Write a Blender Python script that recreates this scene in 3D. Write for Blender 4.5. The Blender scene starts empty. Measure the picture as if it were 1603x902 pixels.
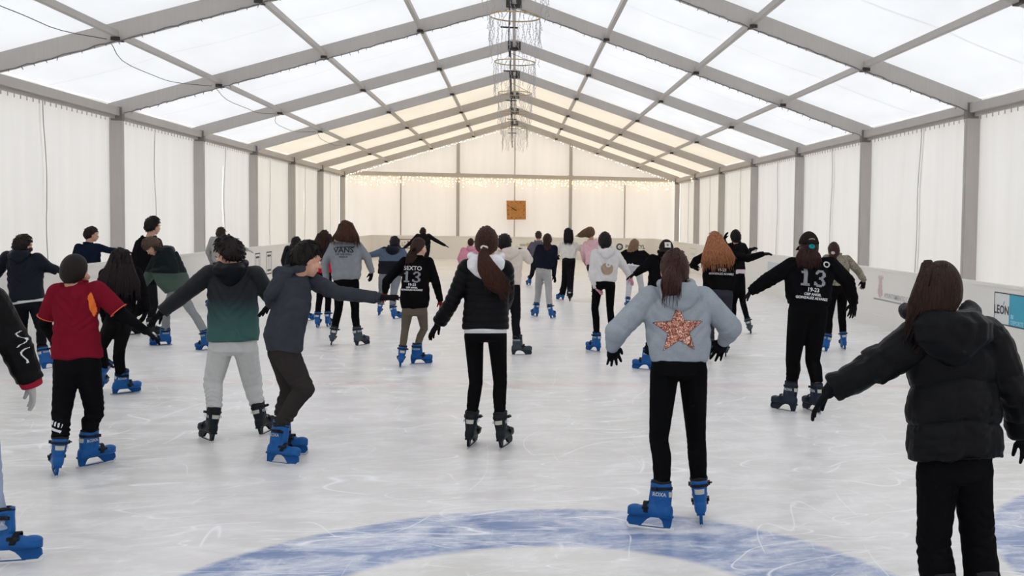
import bpy, bmesh, math, random
import numpy as np
from mathutils import Vector, Matrix, Quaternion
from mathutils.bvhtree import BVHTree
C = bpy.context
COL = C.scene.collection
random.seed(7)
RNG = np.random.default_rng(7)

# ------------------------------------------------------------------ camera
W, H = 1603.0, 902.0
FPX, CX, CY = 1543.0, 1048.2, 419.1
YAW, PIT, ROL = 0.1558, 0.0455, -0.0153
CAM = np.array([0.06, 0.0, 1.75])
FW = np.array([math.sin(YAW)*math.cos(PIT), math.cos(YAW)*math.cos(PIT), -math.sin(PIT)])
RT = np.array([math.cos(YAW), -math.sin(YAW), 0.0])
UP = np.cross(RT, FW)
_c, _s = math.cos(ROL), math.sin(ROL)
RT2 = RT*_c - UP*_s
UP2 = RT*_s + UP*_c
cam_d = bpy.data.cameras.new('camera')
cam = bpy.data.objects.new('camera', cam_d)
COL.objects.link(cam)
cam_d.sensor_fit = 'HORIZONTAL'
cam_d.sensor_width = 36.0
cam_d.lens = FPX/W*36.0
cam_d.shift_x = (W/2-CX)/W
cam_d.shift_y = (CY-H/2)/W
cam_d.clip_end = 300
m = Matrix.Identity(4)
for i in range(3):
    m[i][0] = RT2[i]; m[i][1] = UP2[i]; m[i][2] = -FW[i]; m[i][3] = CAM[i]
cam.matrix_world = m
C.scene.camera = cam

# ------------------------------------------------------------------ world and exposure
world = bpy.data.worlds.new('overcast sky'); C.scene.world = world
world.use_nodes = True
bg = world.node_tree.nodes['Background']
bg.inputs['Color'].default_value = (0.955, 0.975, 1.0, 1)
bg.inputs['Strength'].default_value = 3.0
vs_ = C.scene.view_settings
vs_.view_transform = 'Standard'; vs_.look = 'None'; vs_.gamma = 1.0
vs_.use_curve_mapping = False
vs_.exposure = 0.16

def ray(x, y):
    a = (x-CX)/FPX; b = -(y-CY)/FPX
    return FW + a*RT2 + b*UP2
def gnd(x, y, z=0.0):
    d = ray(x, y); t = (z-CAM[2])/d[2]
    return CAM + t*d
def at(x, y, Y):
    d = ray(x, y); return CAM + (Y-CAM[1])/d[1]*d

# ------------------------------------------------------------------ materials
def srgb(r, g, b):
    def f(v):
        v /= 255.0
        return v/12.92 if v <= .04045 else ((v+.055)/1.055)**2.4
    return (f(r), f(g), f(b), 1.0)
class NT:
    def __init__(s, name):
        s.m = bpy.data.materials.new(name); s.m.use_nodes = True
        s.t = s.m.node_tree; s.t.nodes.clear()
        s.out = s.n('ShaderNodeOutputMaterial')
    def n(s, typ, **kw):
        nd = s.t.nodes.new(typ)
        for k, v in kw.items(): setattr(nd, k, v)
        return nd
    def l(s, a, b): s.t.links.new(a, b)
    def val(s, sock, v):
        if hasattr(v, 'is_output'): s.l(v, sock)
        else: sock.default_value = v
    def math(s, op, a, b=0.0, c=None):
        nd = s.n('ShaderNodeMath', operation=op)
        s.val(nd.inputs[0], a); s.val(nd.inputs[1], b)
        if c is not None: s.val(nd.inputs[2], c)
        return nd.outputs[0]
    def mix(s, f, a, b):
        nd = s.n('ShaderNodeMix', data_type='RGBA')
        s.val(nd.inputs[0], f); s.val(nd.inputs[6], a); s.val(nd.inputs[7], b)
        return nd.outputs[2]
    def noise(s, vec, scale, detail=3, rough=.5, dist=0.0):
        nd = s.n('ShaderNodeTexNoise'); nd.inputs['Scale'].default_value = scale
        nd.inputs['Detail'].default_value = detail; nd.inputs['Roughness'].default_value = rough
        nd.inputs['Distortion'].default_value = dist
        if vec is not None: s.l(vec, nd.inputs['Vector'])
        return nd.outputs['Fac']
    def ramp(s, f, stops):
        nd = s.n('ShaderNodeValToRGB'); e = nd.color_ramp.elements
        while len(e) < len(stops): e.new(.5)
        for i, (p, c) in enumerate(stops): e[i].position = p; e[i].color = c
        s.l(f, nd.inputs[0]); return nd.outputs[0]
    def mapr(s, f, a, b, c=0.0, d=1.0):
        nd = s.n('ShaderNodeMapRange'); s.val(nd.inputs[0], f)
        nd.inputs[1].default_value = a; nd.inputs[2].default_value = b
        nd.inputs[3].default_value = c; nd.inputs[4].default_value = d
        return nd.outputs[0]
    def mapping(s, vec, scale=(1, 1, 1), rot=(0, 0, 0), loc=(0, 0, 0)):
        nd = s.n('ShaderNodeMapping'); s.l(vec, nd.inputs[0])
        nd.inputs['Scale'].default_value = scale; nd.inputs['Rotation'].default_value = rot
        nd.inputs['Location'].default_value = loc
        return nd.outputs[0]
    def bump(s, h, strength=.3, dist=.01):
        nd = s.n('ShaderNodeBump'); nd.inputs['Strength'].default_value = strength
        nd.inputs['Distance'].default_value = dist; s.l(h, nd.inputs['Height'])
        return nd.outputs[0]
    def bsdf(s, col, rough=.6, metal=0, spec=.5, normal=None, **kw):
        nd = s.n('ShaderNodeBsdfPrincipled')
        s.val(nd.inputs['Base Color'], col); s.val(nd.inputs['Roughness'], rough)
        nd.inputs['Metallic'].default_value = metal
        nd.inputs['Specular IOR Level'].default_value = spec
        if normal is not None: s.l(normal, nd.inputs['Normal'])
        for k, v in kw.items(): nd.inputs[k].default_value = v
        return nd
    def done(s, sh):
        s.l(sh.outputs[0] if hasattr(sh, 'outputs') else sh, s.out.inputs['Surface']); return s.m
MATS = {}
def cached(fn):
    def g(*a):
        k = (fn.__name__,)+a
        if k not in MATS: MATS[k] = fn(*a)
        return MATS[k]
    return g
@cached
def fabric(r, g, b, rough=.88, heather=0.06, bscale=260.0):
    t = NT('fabric'); o = t.n('ShaderNodeTexCoord').outputs['Object']
    n1 = t.noise(o, bscale, 2); n2 = t.noise(o, 14, 3)
    c = srgb(r, g, b)
    d = tuple(v*(1-heather*2.2) for v in c[:3])+(1,)
    l_ = tuple(min(1, v*(1+heather*2.2)+heather*.02) for v in c[:3])+(1,)
    f = t.math('ADD', t.math('MULTIPLY', n1, .6), t.math('MULTIPLY', n2, .4))
    col = t.mix(t.mapr(f, .35, .65), d, l_)
    nm = t.bump(t.math('ADD', t.math('MULTIPLY', n1, .3), n2), .35, .006)
    return t.done(t.bsdf(col, 1.0, spec=.07, normal=nm))
@cached
def shell(r, g, b, rough=.45):
    t = NT('nylon'); o = t.n('ShaderNodeTexCoord').outputs['Object']
    n2 = t.noise(o, 22, 4, .6)
    nm = t.bump(n2, .5, .01)
    return t.done(t.bsdf(srgb(r, g, b), rough, spec=.1, normal=nm))
@cached
def skin(r, g, b):
    t = NT('skin'); o = t.n('ShaderNodeTexCoord').outputs['Object']
    n = t.noise(o, 40, 3)
    c = srgb(r, g, b); d = tuple(v*.88 for v in c[:3])+(1,)
    return t.done(t.bsdf(t.mix(n, d, c), .5, spec=.35, **{'Subsurface Weight': .08, 'Subsurface Scale': .01}))
@cached
def hair_mat(r, g, b, r2, g2, b2):
    t = NT('hair'); o = t.n('ShaderNodeTexCoord').outputs['Object']
    v = t.mapping(o, (160, 160, 9))
    n = t.noise(v, 1.0, 3, .6, .3)
    col = t.mix(t.mapr(n, .35, .68), srgb(r, g, b), srgb(r2, g2, b2))
    return t.done(t.bsdf(col, .55, spec=.14, normal=t.bump(n, .7, .006)))
@cached
def plain(name, r, g, b, rough=.5, metal=0.0, spec=.4):
    t = NT(name); o = t.n('ShaderNodeTexCoord').outputs['Object']
    n = t.noise(o, 30, 3)
    c = srgb(r, g, b); d = tuple(v*.93 for v in c[:3])+(1,)
    return t.done(t.bsdf(t.mix(n, d, c), rough, metal, spec))
@cached
def emit(r, g, b, s):
    t = NT('glowing bulb'); e = t.n('ShaderNodeEmission')
    e.inputs[0].default_value = srgb(r, g, b); e.inputs[1].default_value = s
    return t.done(e)

# ------------------------------------------------------------------ mesh helpers
class MB:
    def __init__(s): s.v = []; s.f = []; s.mi = []; s.cur = 0
    def add(s, vs, fs):
        o = len(s.v); s.v += [tuple(map(float, p)) for p in vs]
        s.f += [tuple(o+i for i in f) for f in fs]; s.mi += [s.cur]*len(fs)
    def box(s, x0, x1, y0, y1, z0, z1):
        s.add([(x0,y0,z0),(x1,y0,z0),(x1,y1,z0),(x0,y1,z0),(x0,y0,z1),(x1,y0,z1),(x1,y1,z1),(x0,y1,z1)],
              [(0,3,2,1),(4,5,6,7),(0,1,5,4),(1,2,6,5),(2,3,7,6),(3,0,4,7)])
    def beam(s, p, q, w, h, upv=(0, 0, 1)):
        p, q = np.array(p, float), np.array(q, float); d = q-p; d /= np.linalg.norm(d)
        r = np.cross(d, upv); r /= np.linalg.norm(r); u = np.cross(r, d)
        vs = []
        for c in (p, q):
            for a, b in ((-1,-1),(1,-1),(1,1),(-1,1)): vs.append(c+r*a*w/2+u*b*h/2)
        s.add(vs, [(0,3,2,1),(4,5,6,7),(0,1,5,4),(1,2,6,5),(2,3,7,6),(3,0,4,7)])
    def loft(s, cs, As, Bs, n=20, sup=1.0):
        cs = [np.array(c, float) for c in cs]; vs = []; k = len(cs)
        for c, A, B in zip(cs, As, Bs):
            for i in range(n):
                a = 2*math.pi*i/n; ca, sa = math.cos(a), math.sin(a)
                if sup != 1.0:
                    ca = math.copysign(abs(ca)**sup, ca); sa = math.copysign(abs(sa)**sup, sa)
                vs.append(c+np.array(A)*ca+np.array(B)*sa)
        fs = []
        for j in range(k-1):
            for i in range(n):
                i2 = (i+1) % n
                fs.append((j*n+i, j*n+i2, (j+1)*n+i2, (j+1)*n+i))
        vs.append(cs[0]); vs.append(cs[-1]); a, b = k*n, k*n+1
        for i in range(n):
            i2 = (i+1) % n
            fs.append((a, i2, i)); fs.append((b, (k-1)*n+i, (k-1)*n+i2))
        s.add(vs, fs)
    def ell(s, c, A, B, D, n=16, m_=10):
        c, A, B, D = [np.array(x, float) for x in (c, A, B, D)]
        cs, As, Bs = [], [], []
        for j in range(m_+1):
            t = math.pi*(.02+.96*j/m_); cs.append(c-D*math.cos(t)); As.append(A*math.sin(t)); Bs.append(B*math.sin(t))
        s.loft(cs, As, Bs, n)
    def ball(s, c, r, n=12, m_=8): s.ell(c, (r,0,0), (0,r,0), (0,0,r), n, m_)
    def cone(s, p, q, r0, r1, n=14, caps=True):
        p, q = np.array(p, float), np.array(q, float); d = q-p; L = np.linalg.norm(d)
        if L < 1e-6: s.ball(p, r0); return
        d /= L; h = np.array([0, 0, 1.0]) if abs(d[2]) < .9 else np.array([1.0, 0, 0])
        a = np.cross(d, h); a /= np.linalg.norm(a); b = np.cross(d, a)
        s.loft([p, q], [a*r0, a*r1], [b*r0, b*r1], n)
        if caps: s.ball(p, r0, n, 8); s.ball(q, r1, n, 8)
    def tube(s, pts, r, n=6):
        pts = [np.array(p, float) for p in pts]; As, Bs = [], []
        rr = r if hasattr(r, '__len__') else [r]*len(pts)
        pa = None
        for i in range(len(pts)):
            d = pts[min(i+1, len(pts)-1)]-pts[max(i-1, 0)]; d /= (np.linalg.norm(d)+1e-9)
            if pa is None:
                h = np.array([0, 0, 1.0]) if abs(d[2]) < .9 else np.array([1.0, 0, 0]); a = np.cross(d, h)
            else: a = pa-d*np.dot(pa, d)
            a /= (np.linalg.norm(a)+1e-9); pa = a; b = np.cross(d, a)
            As.append(a*rr[i]); Bs.append(b*rr[i])
        s.loft(pts, As, Bs, n)
    def prism(s, poly, axis, t0, t1, f=None):
        # polygon extruded along an axis; f maps (u,v,t) to xyz
        n = len(poly); vs = [f(u, v, t0) for u, v in poly]+[f(u, v, t1) for u, v in poly]
        fs = [tuple(range(n))[::-1], tuple(range(n, 2*n))]+[(i, (i+1) % n, n+(i+1) % n, n+i) for i in range(n)]
        s.add(vs, fs)
    def mesh(s, name, mats):
        me = bpy.data.meshes.new(name); me.from_pydata(s.v, [], s.f)
        for mt in (mats if isinstance(mats, (list, tuple)) else [mats]): me.materials.append(mt)
        if any(s.mi): me.polygons.foreach_set('material_index', s.mi)
        me.update(); return me
def fixn(me):
    bm = bmesh.new(); bm.from_mesh(me); bmesh.ops.recalc_face_normals(bm, faces=bm.faces); bm.to_mesh(me); bm.free(); return me
def obj(name, me, parent=None, loc=None):
    o = bpy.data.objects.new(name, me); COL.objects.link(o)
    if parent is not None: o.parent = parent
    if loc is not None: o.location = loc
    return o
def build(name, mb, mats, parent=None, smooth=False, loc=None, fix=True):
    me = mb.mesh(name, mats)
    if fix: fixn(me)
    if smooth: me.polygons.foreach_set('use_smooth', [True]*len(me.polygons))
    return obj(name, me, parent, loc)
def thing(name, label, cat, loc=(0, 0, 0), group=None):
    o = bpy.data.objects.new(name, None); COL.objects.link(o); o.location = loc
    o.empty_display_size = .1
    tag(o, label, cat, group); return o
def tag(o, label, cat, group=None):
    o['label'] = label; o['category'] = cat
    if group: o['group'] = group
    return o
def struct(o): o['kind'] = 'structure'; return o
def dup(o, parent=None):
    c = o.copy(); COL.objects.link(c); c.parent = parent
    for ch in list(o.children): dup(ch, c)
    return c

PERM = RNG.permutation(4096)
VALS = RNG.random(4096)
def vnoise(P, scale=1.0, seed=0):
    P = np.asarray(P, float)*scale+seed*17.13+500.0
    I = np.floor(P).astype(int); Fr = P-I; Fr = Fr*Fr*(3-2*Fr)
    def h(i, j, k): return VALS[PERM[(PERM[(PERM[i & 4095]+j) & 4095]+k) & 4095]]
    x, y, z = I[:, 0], I[:, 1], I[:, 2]; fx, fy, fz = Fr[:, 0], Fr[:, 1], Fr[:, 2]
    r = 0
    for a in (0, 1):
        wa = fx if a else 1-fx
        for b in (0, 1):
            wb = fy if b else 1-fy
            for c in (0, 1):
                wc = fz if c else 1-fz
                r = r+wa*wb*wc*h(x+a, y+b, z+c)
    return r*2-1
def remesh(mb, voxel, smooth=6, disp=None):
    me = mb.mesh('tmp', []); ob = bpy.data.objects.new('tmp', me); COL.objects.link(ob)
    md = ob.modifiers.new('r', 'REMESH'); md.mode = 'VOXEL'; md.voxel_size = voxel; md.use_smooth_shade = True
    if smooth:
        sm = ob.modifiers.new('s', 'SMOOTH'); sm.factor = .5; sm.iterations = smooth
    dg = C.evaluated_depsgraph_get(); dg.update()
    ev = ob.evaluated_get(dg); out = bpy.data.meshes.new_from_object(ev)
    bpy.data.objects.remove(ob); bpy.data.meshes.remove(me)
    if disp is not None:
        n = len(out.vertices); co = np.empty(n*3); out.vertices.foreach_get('co', co); co = co.reshape(-1, 3)
        no = np.empty(n*3); out.vertex_normals.foreach_get('vector', no); no = no.reshape(-1, 3)
        d = disp(co, no)
        co = co+(no*d[:, None] if d.ndim == 1 else d)
        out.vertices.foreach_set('co', co.ravel()); out.update()
    out.polygons.foreach_set('use_smooth', [True]*len(out.polygons))
    return out
def text_mesh(txt, size, align='CENTER', offset=0.0, sub=0.02, extrude=0.0):
    cu = bpy.data.curves.new('t', 'FONT'); cu.body = txt; cu.size = size; cu.align_x = align; cu.align_y = 'CENTER'
    cu.offset = offset; cu.resolution_u = 3; cu.extrude = extrude
    ob = bpy.data.objects.new('t', cu); COL.objects.link(ob)
    dg = C.evaluated_depsgraph_get(); dg.update()
    me = bpy.data.meshes.new_from_object(ob.evaluated_get(dg))
    bpy.data.objects.remove(ob); bpy.data.curves.remove(cu)
    bm = bmesh.new(); bm.from_mesh(me)
    bmesh.ops.remove_doubles(bm, verts=bm.verts, dist=1e-5)
    if sub:
        for _ in range(4):
            es = [e for e in bm.edges if e.calc_length() > sub]
            if not es: break
            bmesh.ops.subdivide_edges(bm, edges=es, cuts=1)
            bmesh.ops.triangulate(bm, faces=bm.faces)
    vs = [tuple(v.co) for v in bm.verts]; bm.verts.index_update()
    fs = [tuple(v.index for v in f.verts) for f in bm.faces]
    bm.free(); bpy.data.meshes.remove(me)
    return vs, fs
# ================================================================== TENT
HW, BAY, Y0F = 7.5, 5.0, 15.401
HE, HR = 3.64, 6.05
K0, K1 = -4, 6
def fy(k): return Y0F+BAY*k
YB, YE = fy(K0), fy(K1)
def zroof(x): return HE+(HR-HE)*(1-abs(x)/HW)
def metal_mat():
    t = NT('grey aluminium'); o = t.n('ShaderNodeTexCoord').outputs['Object']
    n = t.noise(o, 3, 4); n2 = t.noise(t.mapping(o, (40, 40, 2)), 1, 2)
    col = t.mix(t.math('MULTIPLY', n, n2), srgb(180, 175, 171), srgb(201, 195, 191))
    return t.done(t.bsdf(col, .5, .0, .4))
ALU = metal_mat()
ALUD = plain('dark joint steel', 66, 64, 62, .6, .3)
def tentskin(name, tr, df, cream=False, fold=0):
    t = NT(name); g = t.n('ShaderNodeTexCoord').outputs['Object']
    n = t.noise(t.mapping(g, (.6, .25, .6)), 1.3, 3, .6); n2 = t.noise(g, .9, 2)
    if fold: n = t.noise(t.mapping(g, (2.2, 2.2, .18)), 1.2, 4, .6, .3)
    f = t.mapr(n, .3, .7)
    def sc(c, k): return tuple(v*k for v in c[:3])+(1,)
    ct = t.mix(f, sc(tr, .90), tr); cd = t.mix(f, sc(df, .95), df)
    sx = t.n('ShaderNodeSeparateXYZ'); t.l(g, sx.inputs[0])
    if not fold:
        # welded seam across the middle of every bay
        yy = t.math('ADD', sx.outputs[1], -Y0F+100.0); fr = t.math('FRACT', t.math('DIVIDE', yy, BAY))
        seam = t.math('LESS_THAN', t.math('ABSOLUTE', t.math('SUBTRACT', fr, .5)), .006)
        ct = t.mix(t.math('MULTIPLY', seam, .45), ct, sc(tr, .4))
    else:
        zz = t.math('FRACT', t.math('DIVIDE', sx.outputs[2], 1.18))
        seam = t.math('LESS_THAN', t.math('ABSOLUTE', t.math('SUBTRACT', zz, .5)), .008)
        ct = t.mix(t.math('MULTIPLY', seam, .12), ct, sc(tr, .5))
    a = t.n('ShaderNodeBsdfTranslucent'); t.val(a.inputs[0], ct)
    b = t.n('ShaderNodeBsdfDiffuse'); t.val(b.inputs[0], cd)
    bm_ = t.bump(n2, .15, .05); t.l(bm_, b.inputs['Normal'])
    s = t.n('ShaderNodeAddShader'); t.l(a.outputs[0], s.inputs[0]); t.l(b.outputs[0], s.inputs[1])
    return t.done(s)
ROOFW = tentskin('white roof membrane', (.196, .199, .204, 1), (.7, .705, .71, 1))
ROOFC = tentskin('cream roof membrane', (.196, .174, .140, 1), (.75, .71, .65, 1))
WALLM = tentskin('white wall membrane', (.148, .142, .135, 1), (.76, .745, .72, 1), fold=1)
GABLEM = tentskin('cream gable membrane', (.150, .140, .129, 1), (.83, .80, .77, 1), fold=1)

def ice_mat():
    t = NT('scratched ice'); g = t.n('ShaderNodeTexCoord').outputs['Object']
    sx = t.n('ShaderNodeSeparateXYZ'); t.l(g, sx.inputs[0]); X, Y = sx.outputs[0], sx.outputs[1]
    big = t.noise(g, .55, 5, .6, .5)
    mid = t.noise(t.mapping(g, (1.0, 2.2, 1)), 2.2, 6, .65, .6)
    fine = t.noise(t.mapping(g, (1, 2.0, 1)), 9, 6, .7, .4)
    def lines(scale, w, seed, str_=(1, 1, 1), rot=0.0, breakup=.5, det=1.0):
        v = t.mapping(g, str_, (0, 0, rot), (seed*3.7, seed*1.9, seed))
        n = t.noise(v, scale, det, .4, .6)
        a = t.math('ABSOLUTE', t.math('SUBTRACT', n, .5))
        ln = t.math('SUBTRACT', 1.0, t.mapr(a, 0.0, w))
        br = t.mapr(t.noise(t.mapping(g, (1, 1, 1), (0, 0, 0), (seed, seed*5, 0)), 1.7, 3), breakup, breakup+.09)
        return t.math('MULTIPLY', ln, br)
    ls = [lines(.55, .0022, 1, (1, 1.6, 1), .3, .44), lines(.8, .003, 2, (.5, 1.5, 1), -.5, .45), lines(.5, .002, 3, (1.5, .6, 1), .9, .46),
          lines(1.2, .004, 4, (.4, 1.4, 1), .1, .45), lines(.9, .003, 5, (1.2, .35, 1), -.8, .48), lines(1.6, .006, 6, (.3, 1.6, 1), -.15, .44, 2.0),
          lines(1.0, .003, 7, (.3, 1.5, 1), .55, .46)]
    sc = ls[0]
    for q in ls[1:]: sc = t.math('MAXIMUM', sc, q)
    # snow scraped into soft streaks
    snow = t.mapr(t.math('ADD', t.math('MULTIPLY', mid, .65), t.math('MULTIPLY', fine, .35)), .45, .62)
    base = t.mix(t.mapr(big, .3, .7), srgb(216, 213, 211), srgb(233, 229, 228))
    base = t.mix(t.mapr(t.noise(g, .35, 2, .5), .42, .62, 0, .5), base, srgb(212, 211, 203))
    # painted markings below the ice
    def ring(cx, cy, r0, r1):
        dx = t.math('SUBTRACT', X, cx); dy = t.math('SUBTRACT', Y, cy)
        r = t.math('SQRT', t.math('ADD', t.math('MULTIPLY', dx, dx), t.math('MULTIPLY', dy, dy)))
        r = t.math('ADD', r, t.math('MULTIPLY', t.math('SUBTRACT', fine, .5), .06))
        return t.math('MULTIPLY', t.mapr(r, r0-.02, r0+.03), t.mapr(r, r1-.03, r1+.02, 1, 0))
    bl = t.math('MAXIMUM', ring(.12, 4.02, 1.25, 1.94), ring(4.45, 4.45, 0.2, 1.86))
    blue = t.mix(t.mapr(mid, .38, .62), srgb(112, 136, 184), srgb(152, 169, 203))
    base = t.mix(t.math('MULTIPLY', bl, .92), base, blue)
    rl = t.math('SUBTRACT', Y, t.math('ADD', 10.6, t.math('MULTIPLY', X, -.1)))
    red = t.math('MULTIPLY', t.mapr(t.math('ABSOLUTE', rl), .06, .2, 1, 0), t.mapr(fine, .35, .6, .1, .4))
    base = t.mix(red, base, srgb(214, 164, 166))
    col = t.mix(t.math('MULTIPLY', snow, .62), base, srgb(246, 245, 246))
    col = t.mix(t.math('MULTIPLY', sc, .85), col, srgb(253, 253, 255))
    rough = t.math('ADD', t.mapr(snow, 0, 1, .3, .46), t.math('MULTIPLY', sc, .2))
    st = t.mapr(t.noise(t.mapping(g, (1.0, 7.0, 1), (0, 0, .25)), 6, 5, .75, .8), .56, .66)
    st = t.math('MAXIMUM', st, t.mapr(t.noise(t.mapping(g, (7.0, 1.2, 1), (0, 0, -.5)), 4, 5, .75, .8), .58, .68))
    st = t.math('MULTIPLY', st, t.mapr(mid, .42, .56))
    col = t.mix(t.math('MULTIPLY', st, .45), col, srgb(250, 250, 252))
    h = t.math('ADD', t.math('MULTIPLY', fine, .5), t.math('MULTIPLY', sc, -.4))
    return t.done(t.bsdf(col, rough, 0, .42, t.bump(h, .10, .006)))
ICE = ice_mat()
mb = MB(); mb.add([(-7.55, YB, 0), (7.55, YB, 0), (7.55, YE+.2, 0), (-7.55, YE+.2, 0), (-7.55, YB, -.2), (7.55, YB, -.2), (7.55, YE+.2, -.2), (-7.55, YE+.2, -.2)],
    [(0,1,2,3),(7,6,5,4),(0,4,5,1),(1,5,6,2),(2,6,7,3),(3,7,4,0)])
struct(build('floor', mb, ICE))
mb = MB(); mb.add([(-60, -50, -.22), (60, -50, -.22), (60, 90, -.22), (-60, 90, -.22)], [(0,1,2,3)])
struct(build('ground', mb, plain('pale paving', 190, 188, 184, .9)))

# roof skin lies just above the rafters, sagging a little between them
def roof_part(name, k0, k1, mat):
    mb = MB(); nx, ny = 30, 10
    for k in range(k0, k1):
        vs, fs = [], []
        for j in range(ny+1):
            v = j/ny
            for i in range(nx*2+1):
                u = -1+i/nx; x = u*(HW+.12)
                pan = abs(math.sin(abs(u)*4*math.pi))
                z = zroof(x)+.29-.05*math.sin(math.pi*v)*(.3+.7*pan)
                vs.append((x, fy(k)+(BAY+(.28 if k == K1-1 else 0))*v, z))
        n = nx*2+1
        for j in range(ny):
            for i in range(nx*2): fs.append((j*n+i, j*n+i+1, (j+1)*n+i+1, (j+1)*n+i))
        mb.add(vs, fs)
    me = mb.mesh(name, mat); bm = bmesh.new(); bm.from_mesh(me); bmesh.ops.remove_doubles(bm, verts=bm.verts, dist=1e-4); bm.to_mesh(me); bm.free()
    me.polygons.foreach_set('use_smooth', [True]*len(me.polygons))
    return struct(obj(name, me))
roof_part('ceiling', K0, 3, ROOFW)
roof_part('ceiling_back', 3, K1, ROOFC)

# side walls: two sheets per bay meeting in the middle of the bay
SLITS = {(-1, 2): (.13, .9, 3.3), (-1, 3): (.05, .9, 3.0), (-1, 4): (.11, .9, 3.2), (1, 4): (.09, 2.0, 3.1), (-1, 0): (.03, .7, 1.8), (-1, 1): (.02, 2.2, 2.9)}
SEAMM = plain('lacing rope', 176, 172, 168, .8)
def side_wall(name, sx):
    mb = MB()
    for k in range(K0, K1):
        ph = random.uniform(-.25, .25); am = random.uniform(.03, .07)
        def seam(z): return fy(k)+BAY*.5+ph+am*math.sin(z*1.3+k)+.03*math.sin(z*3.1+k*2)
        sl = SLITS.get((sx, k))
        def gap(z):
            if not sl: return -.05
            a = (z-sl[1])/(sl[2]-sl[1])
            if a < 0 or a > 1: return -.02
            return sl[0]*(max(0, math.sin(math.pi*a))**.7)*(.35+.65*a) - .004
        for half in (0, 1):
            nz, ny = 26, 18; vs = []
            for j in range(nz+1):
                z = (HE+.25)*j/nz
                s_ = seam(z)
                a, b = (fy(k), s_-gap(z)/2) if half == 0 else (s_+gap(z)/2, fy(k+1))
                for i in range(ny+1):
                    y = a+(b-a)*i/ny
                    edge = min(1, 4*i/ny, 4*(ny-i)/ny)
                    x = HW+.13 + (.007*math.sin(y*7.3+k+z*.6)+.022*math.sin(y*2.9+z*.9+k))*edge*(.35+.65*math.sin(math.pi*min(1, z/3.9)))
                    x += .012*max(0, 1-4*i/ny) if half else 0
                    vs.append((sx*x, y, z))
            n = ny+1; fs = [(j*n+i, j*n+i+1, (j+1)*n+i+1, (j+1)*n+i) for j in range(nz) for i in range(ny)]
            mb.cur = 0; mb.add(vs, fs)
        mb.cur = 1
        zs = np.linspace(.05, HE+.1, 26)
        mb.tube([(sx*(HW+.085), seam(z)-(gap(z)/2 if sl else 0), z) for z in zs], .0075, 5)
    mb.cur = 0
    return struct(build(name, mb, [WALLM, SEAMM], smooth=True, fix=False))
side_wall('wall_left', -1); side_wall('wall_right', 1)
def gable(name, y, mat):
    mb = MB(); nx, nz = 60, 14; vs = []
    for j in range(nz+1):
        for i in range(nx+1):
            x = (HW+.12)*(-1+2*i/nx); z = (zroof(x)+.30)*j/nz
            vs.append((x, y+.02*math.sin(x*5+z*.5)+.015*math.sin(x*2.1+z), z))
    n = nx+1; mb.add(vs, [(j*n+i, j*n+i+1, (j+1)*n+i+1, (j+1)*n+i) for j in range(nz) for i in range(nx)])
    return struct(build(name, mb, mat, smooth=True, fix=False))
gable('wall_back', YE+.2, GABLEM); gable('wall_front', YB-.2, WALLM)

ORD = {-2: 'overhead closest to the viewer', -1: 'just above the front edge of the picture', 0: 'first full arch whose post stands at the far right', 1: 'second arch from the front, meeting the ridge at the picture top',
       2: 'third arch from the front', 3: 'fourth arch, where white roof turns cream', 4: 'fifth arch, first one under the cream roof', 5: 'sixth arch, last one before the gable', 6: 'rearmost arch framing the gable wall', -3: 'behind the viewer', -4: 'at the front end of the tent'}
FR = {}
for k in range(-2, K1+1):
    y = fy(k)
    FR[k] = t = thing('tent_frame', 'grey aluminium tent arch, '+ORD[k], 'tent frame', (0, y, 0), 'aluminium arches of the tent')
    for sx in (-1, 1):
        mb = MB(); mb.box(sx*(HW)-.11, sx*(HW)+.11, -.06, .06, 0, HE+.12)
        mb.box(sx*HW-.116, sx*HW-.09, -.02, .02, 0, HE)   # keder groove rib
        mb.box(sx*HW-.15, sx*HW+.15, -.1, .1, 0, .02)
        po = build('post', mb, ALU, t)
        mb = MB(); mb.beam((sx*(HW+.1), 0, zroof(HW+.1)+.13), (0, 0, HR+.13), .12, .25)
        ra = build('rafter', mb, ALU, t)
        mb = MB(); mb.box(sx*(HW-.02)-.1, sx*(HW-.02)+.1, -.066, .066, HE-.1, HE+.16)
        for q in (-.05, .05): mb.ball((sx*(HW-.02)+q, -.07, HE), .016, 8, 5)
        build('corner_bracket', mb, ALUD if k < -9 else plain('joint plate', 128, 124, 120, .5, .2), t)
    mb = MB(); mb.box(-.16, .16, -.066, .066, HR-.02, HR+.2)
    for q in (-.1, -.04, .04, .1): mb.ball((q, -.07, HR+.05), .014, 8, 5)
    build('ridge_plate', mb, ALUD, t)
PURN = ['left purlin nearest the eave', 'left purlin halfway up the roof', 'left purlin nearest the ridge', 'ridge purlin along the very top', 'right purlin nearest the ridge', 'right purlin halfway up the roof', 'right purlin nearest the eave']
for i, u in enumerate((-.75, -.49, -.245, 0, .25, .5, .75)):
    x = u*HW; mb = MB(); mb.beam((x, fy(-3), zroof(x)+.1), (x, YE+.05, zroof(x)+.1), .075, .09)
    mb.cur = 1
    for k in range(-2, K1+1): mb.box(x-.06, x+.06, fy(k)-.09, fy(k)+.09, zroof(x)+.0, zroof(x)+.05)
    tag(build('purlin', mb, [ALU, ALUD]), 'long thin grey roof bar, '+PURN[i], 'purlin', 'roof purlins')
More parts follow.
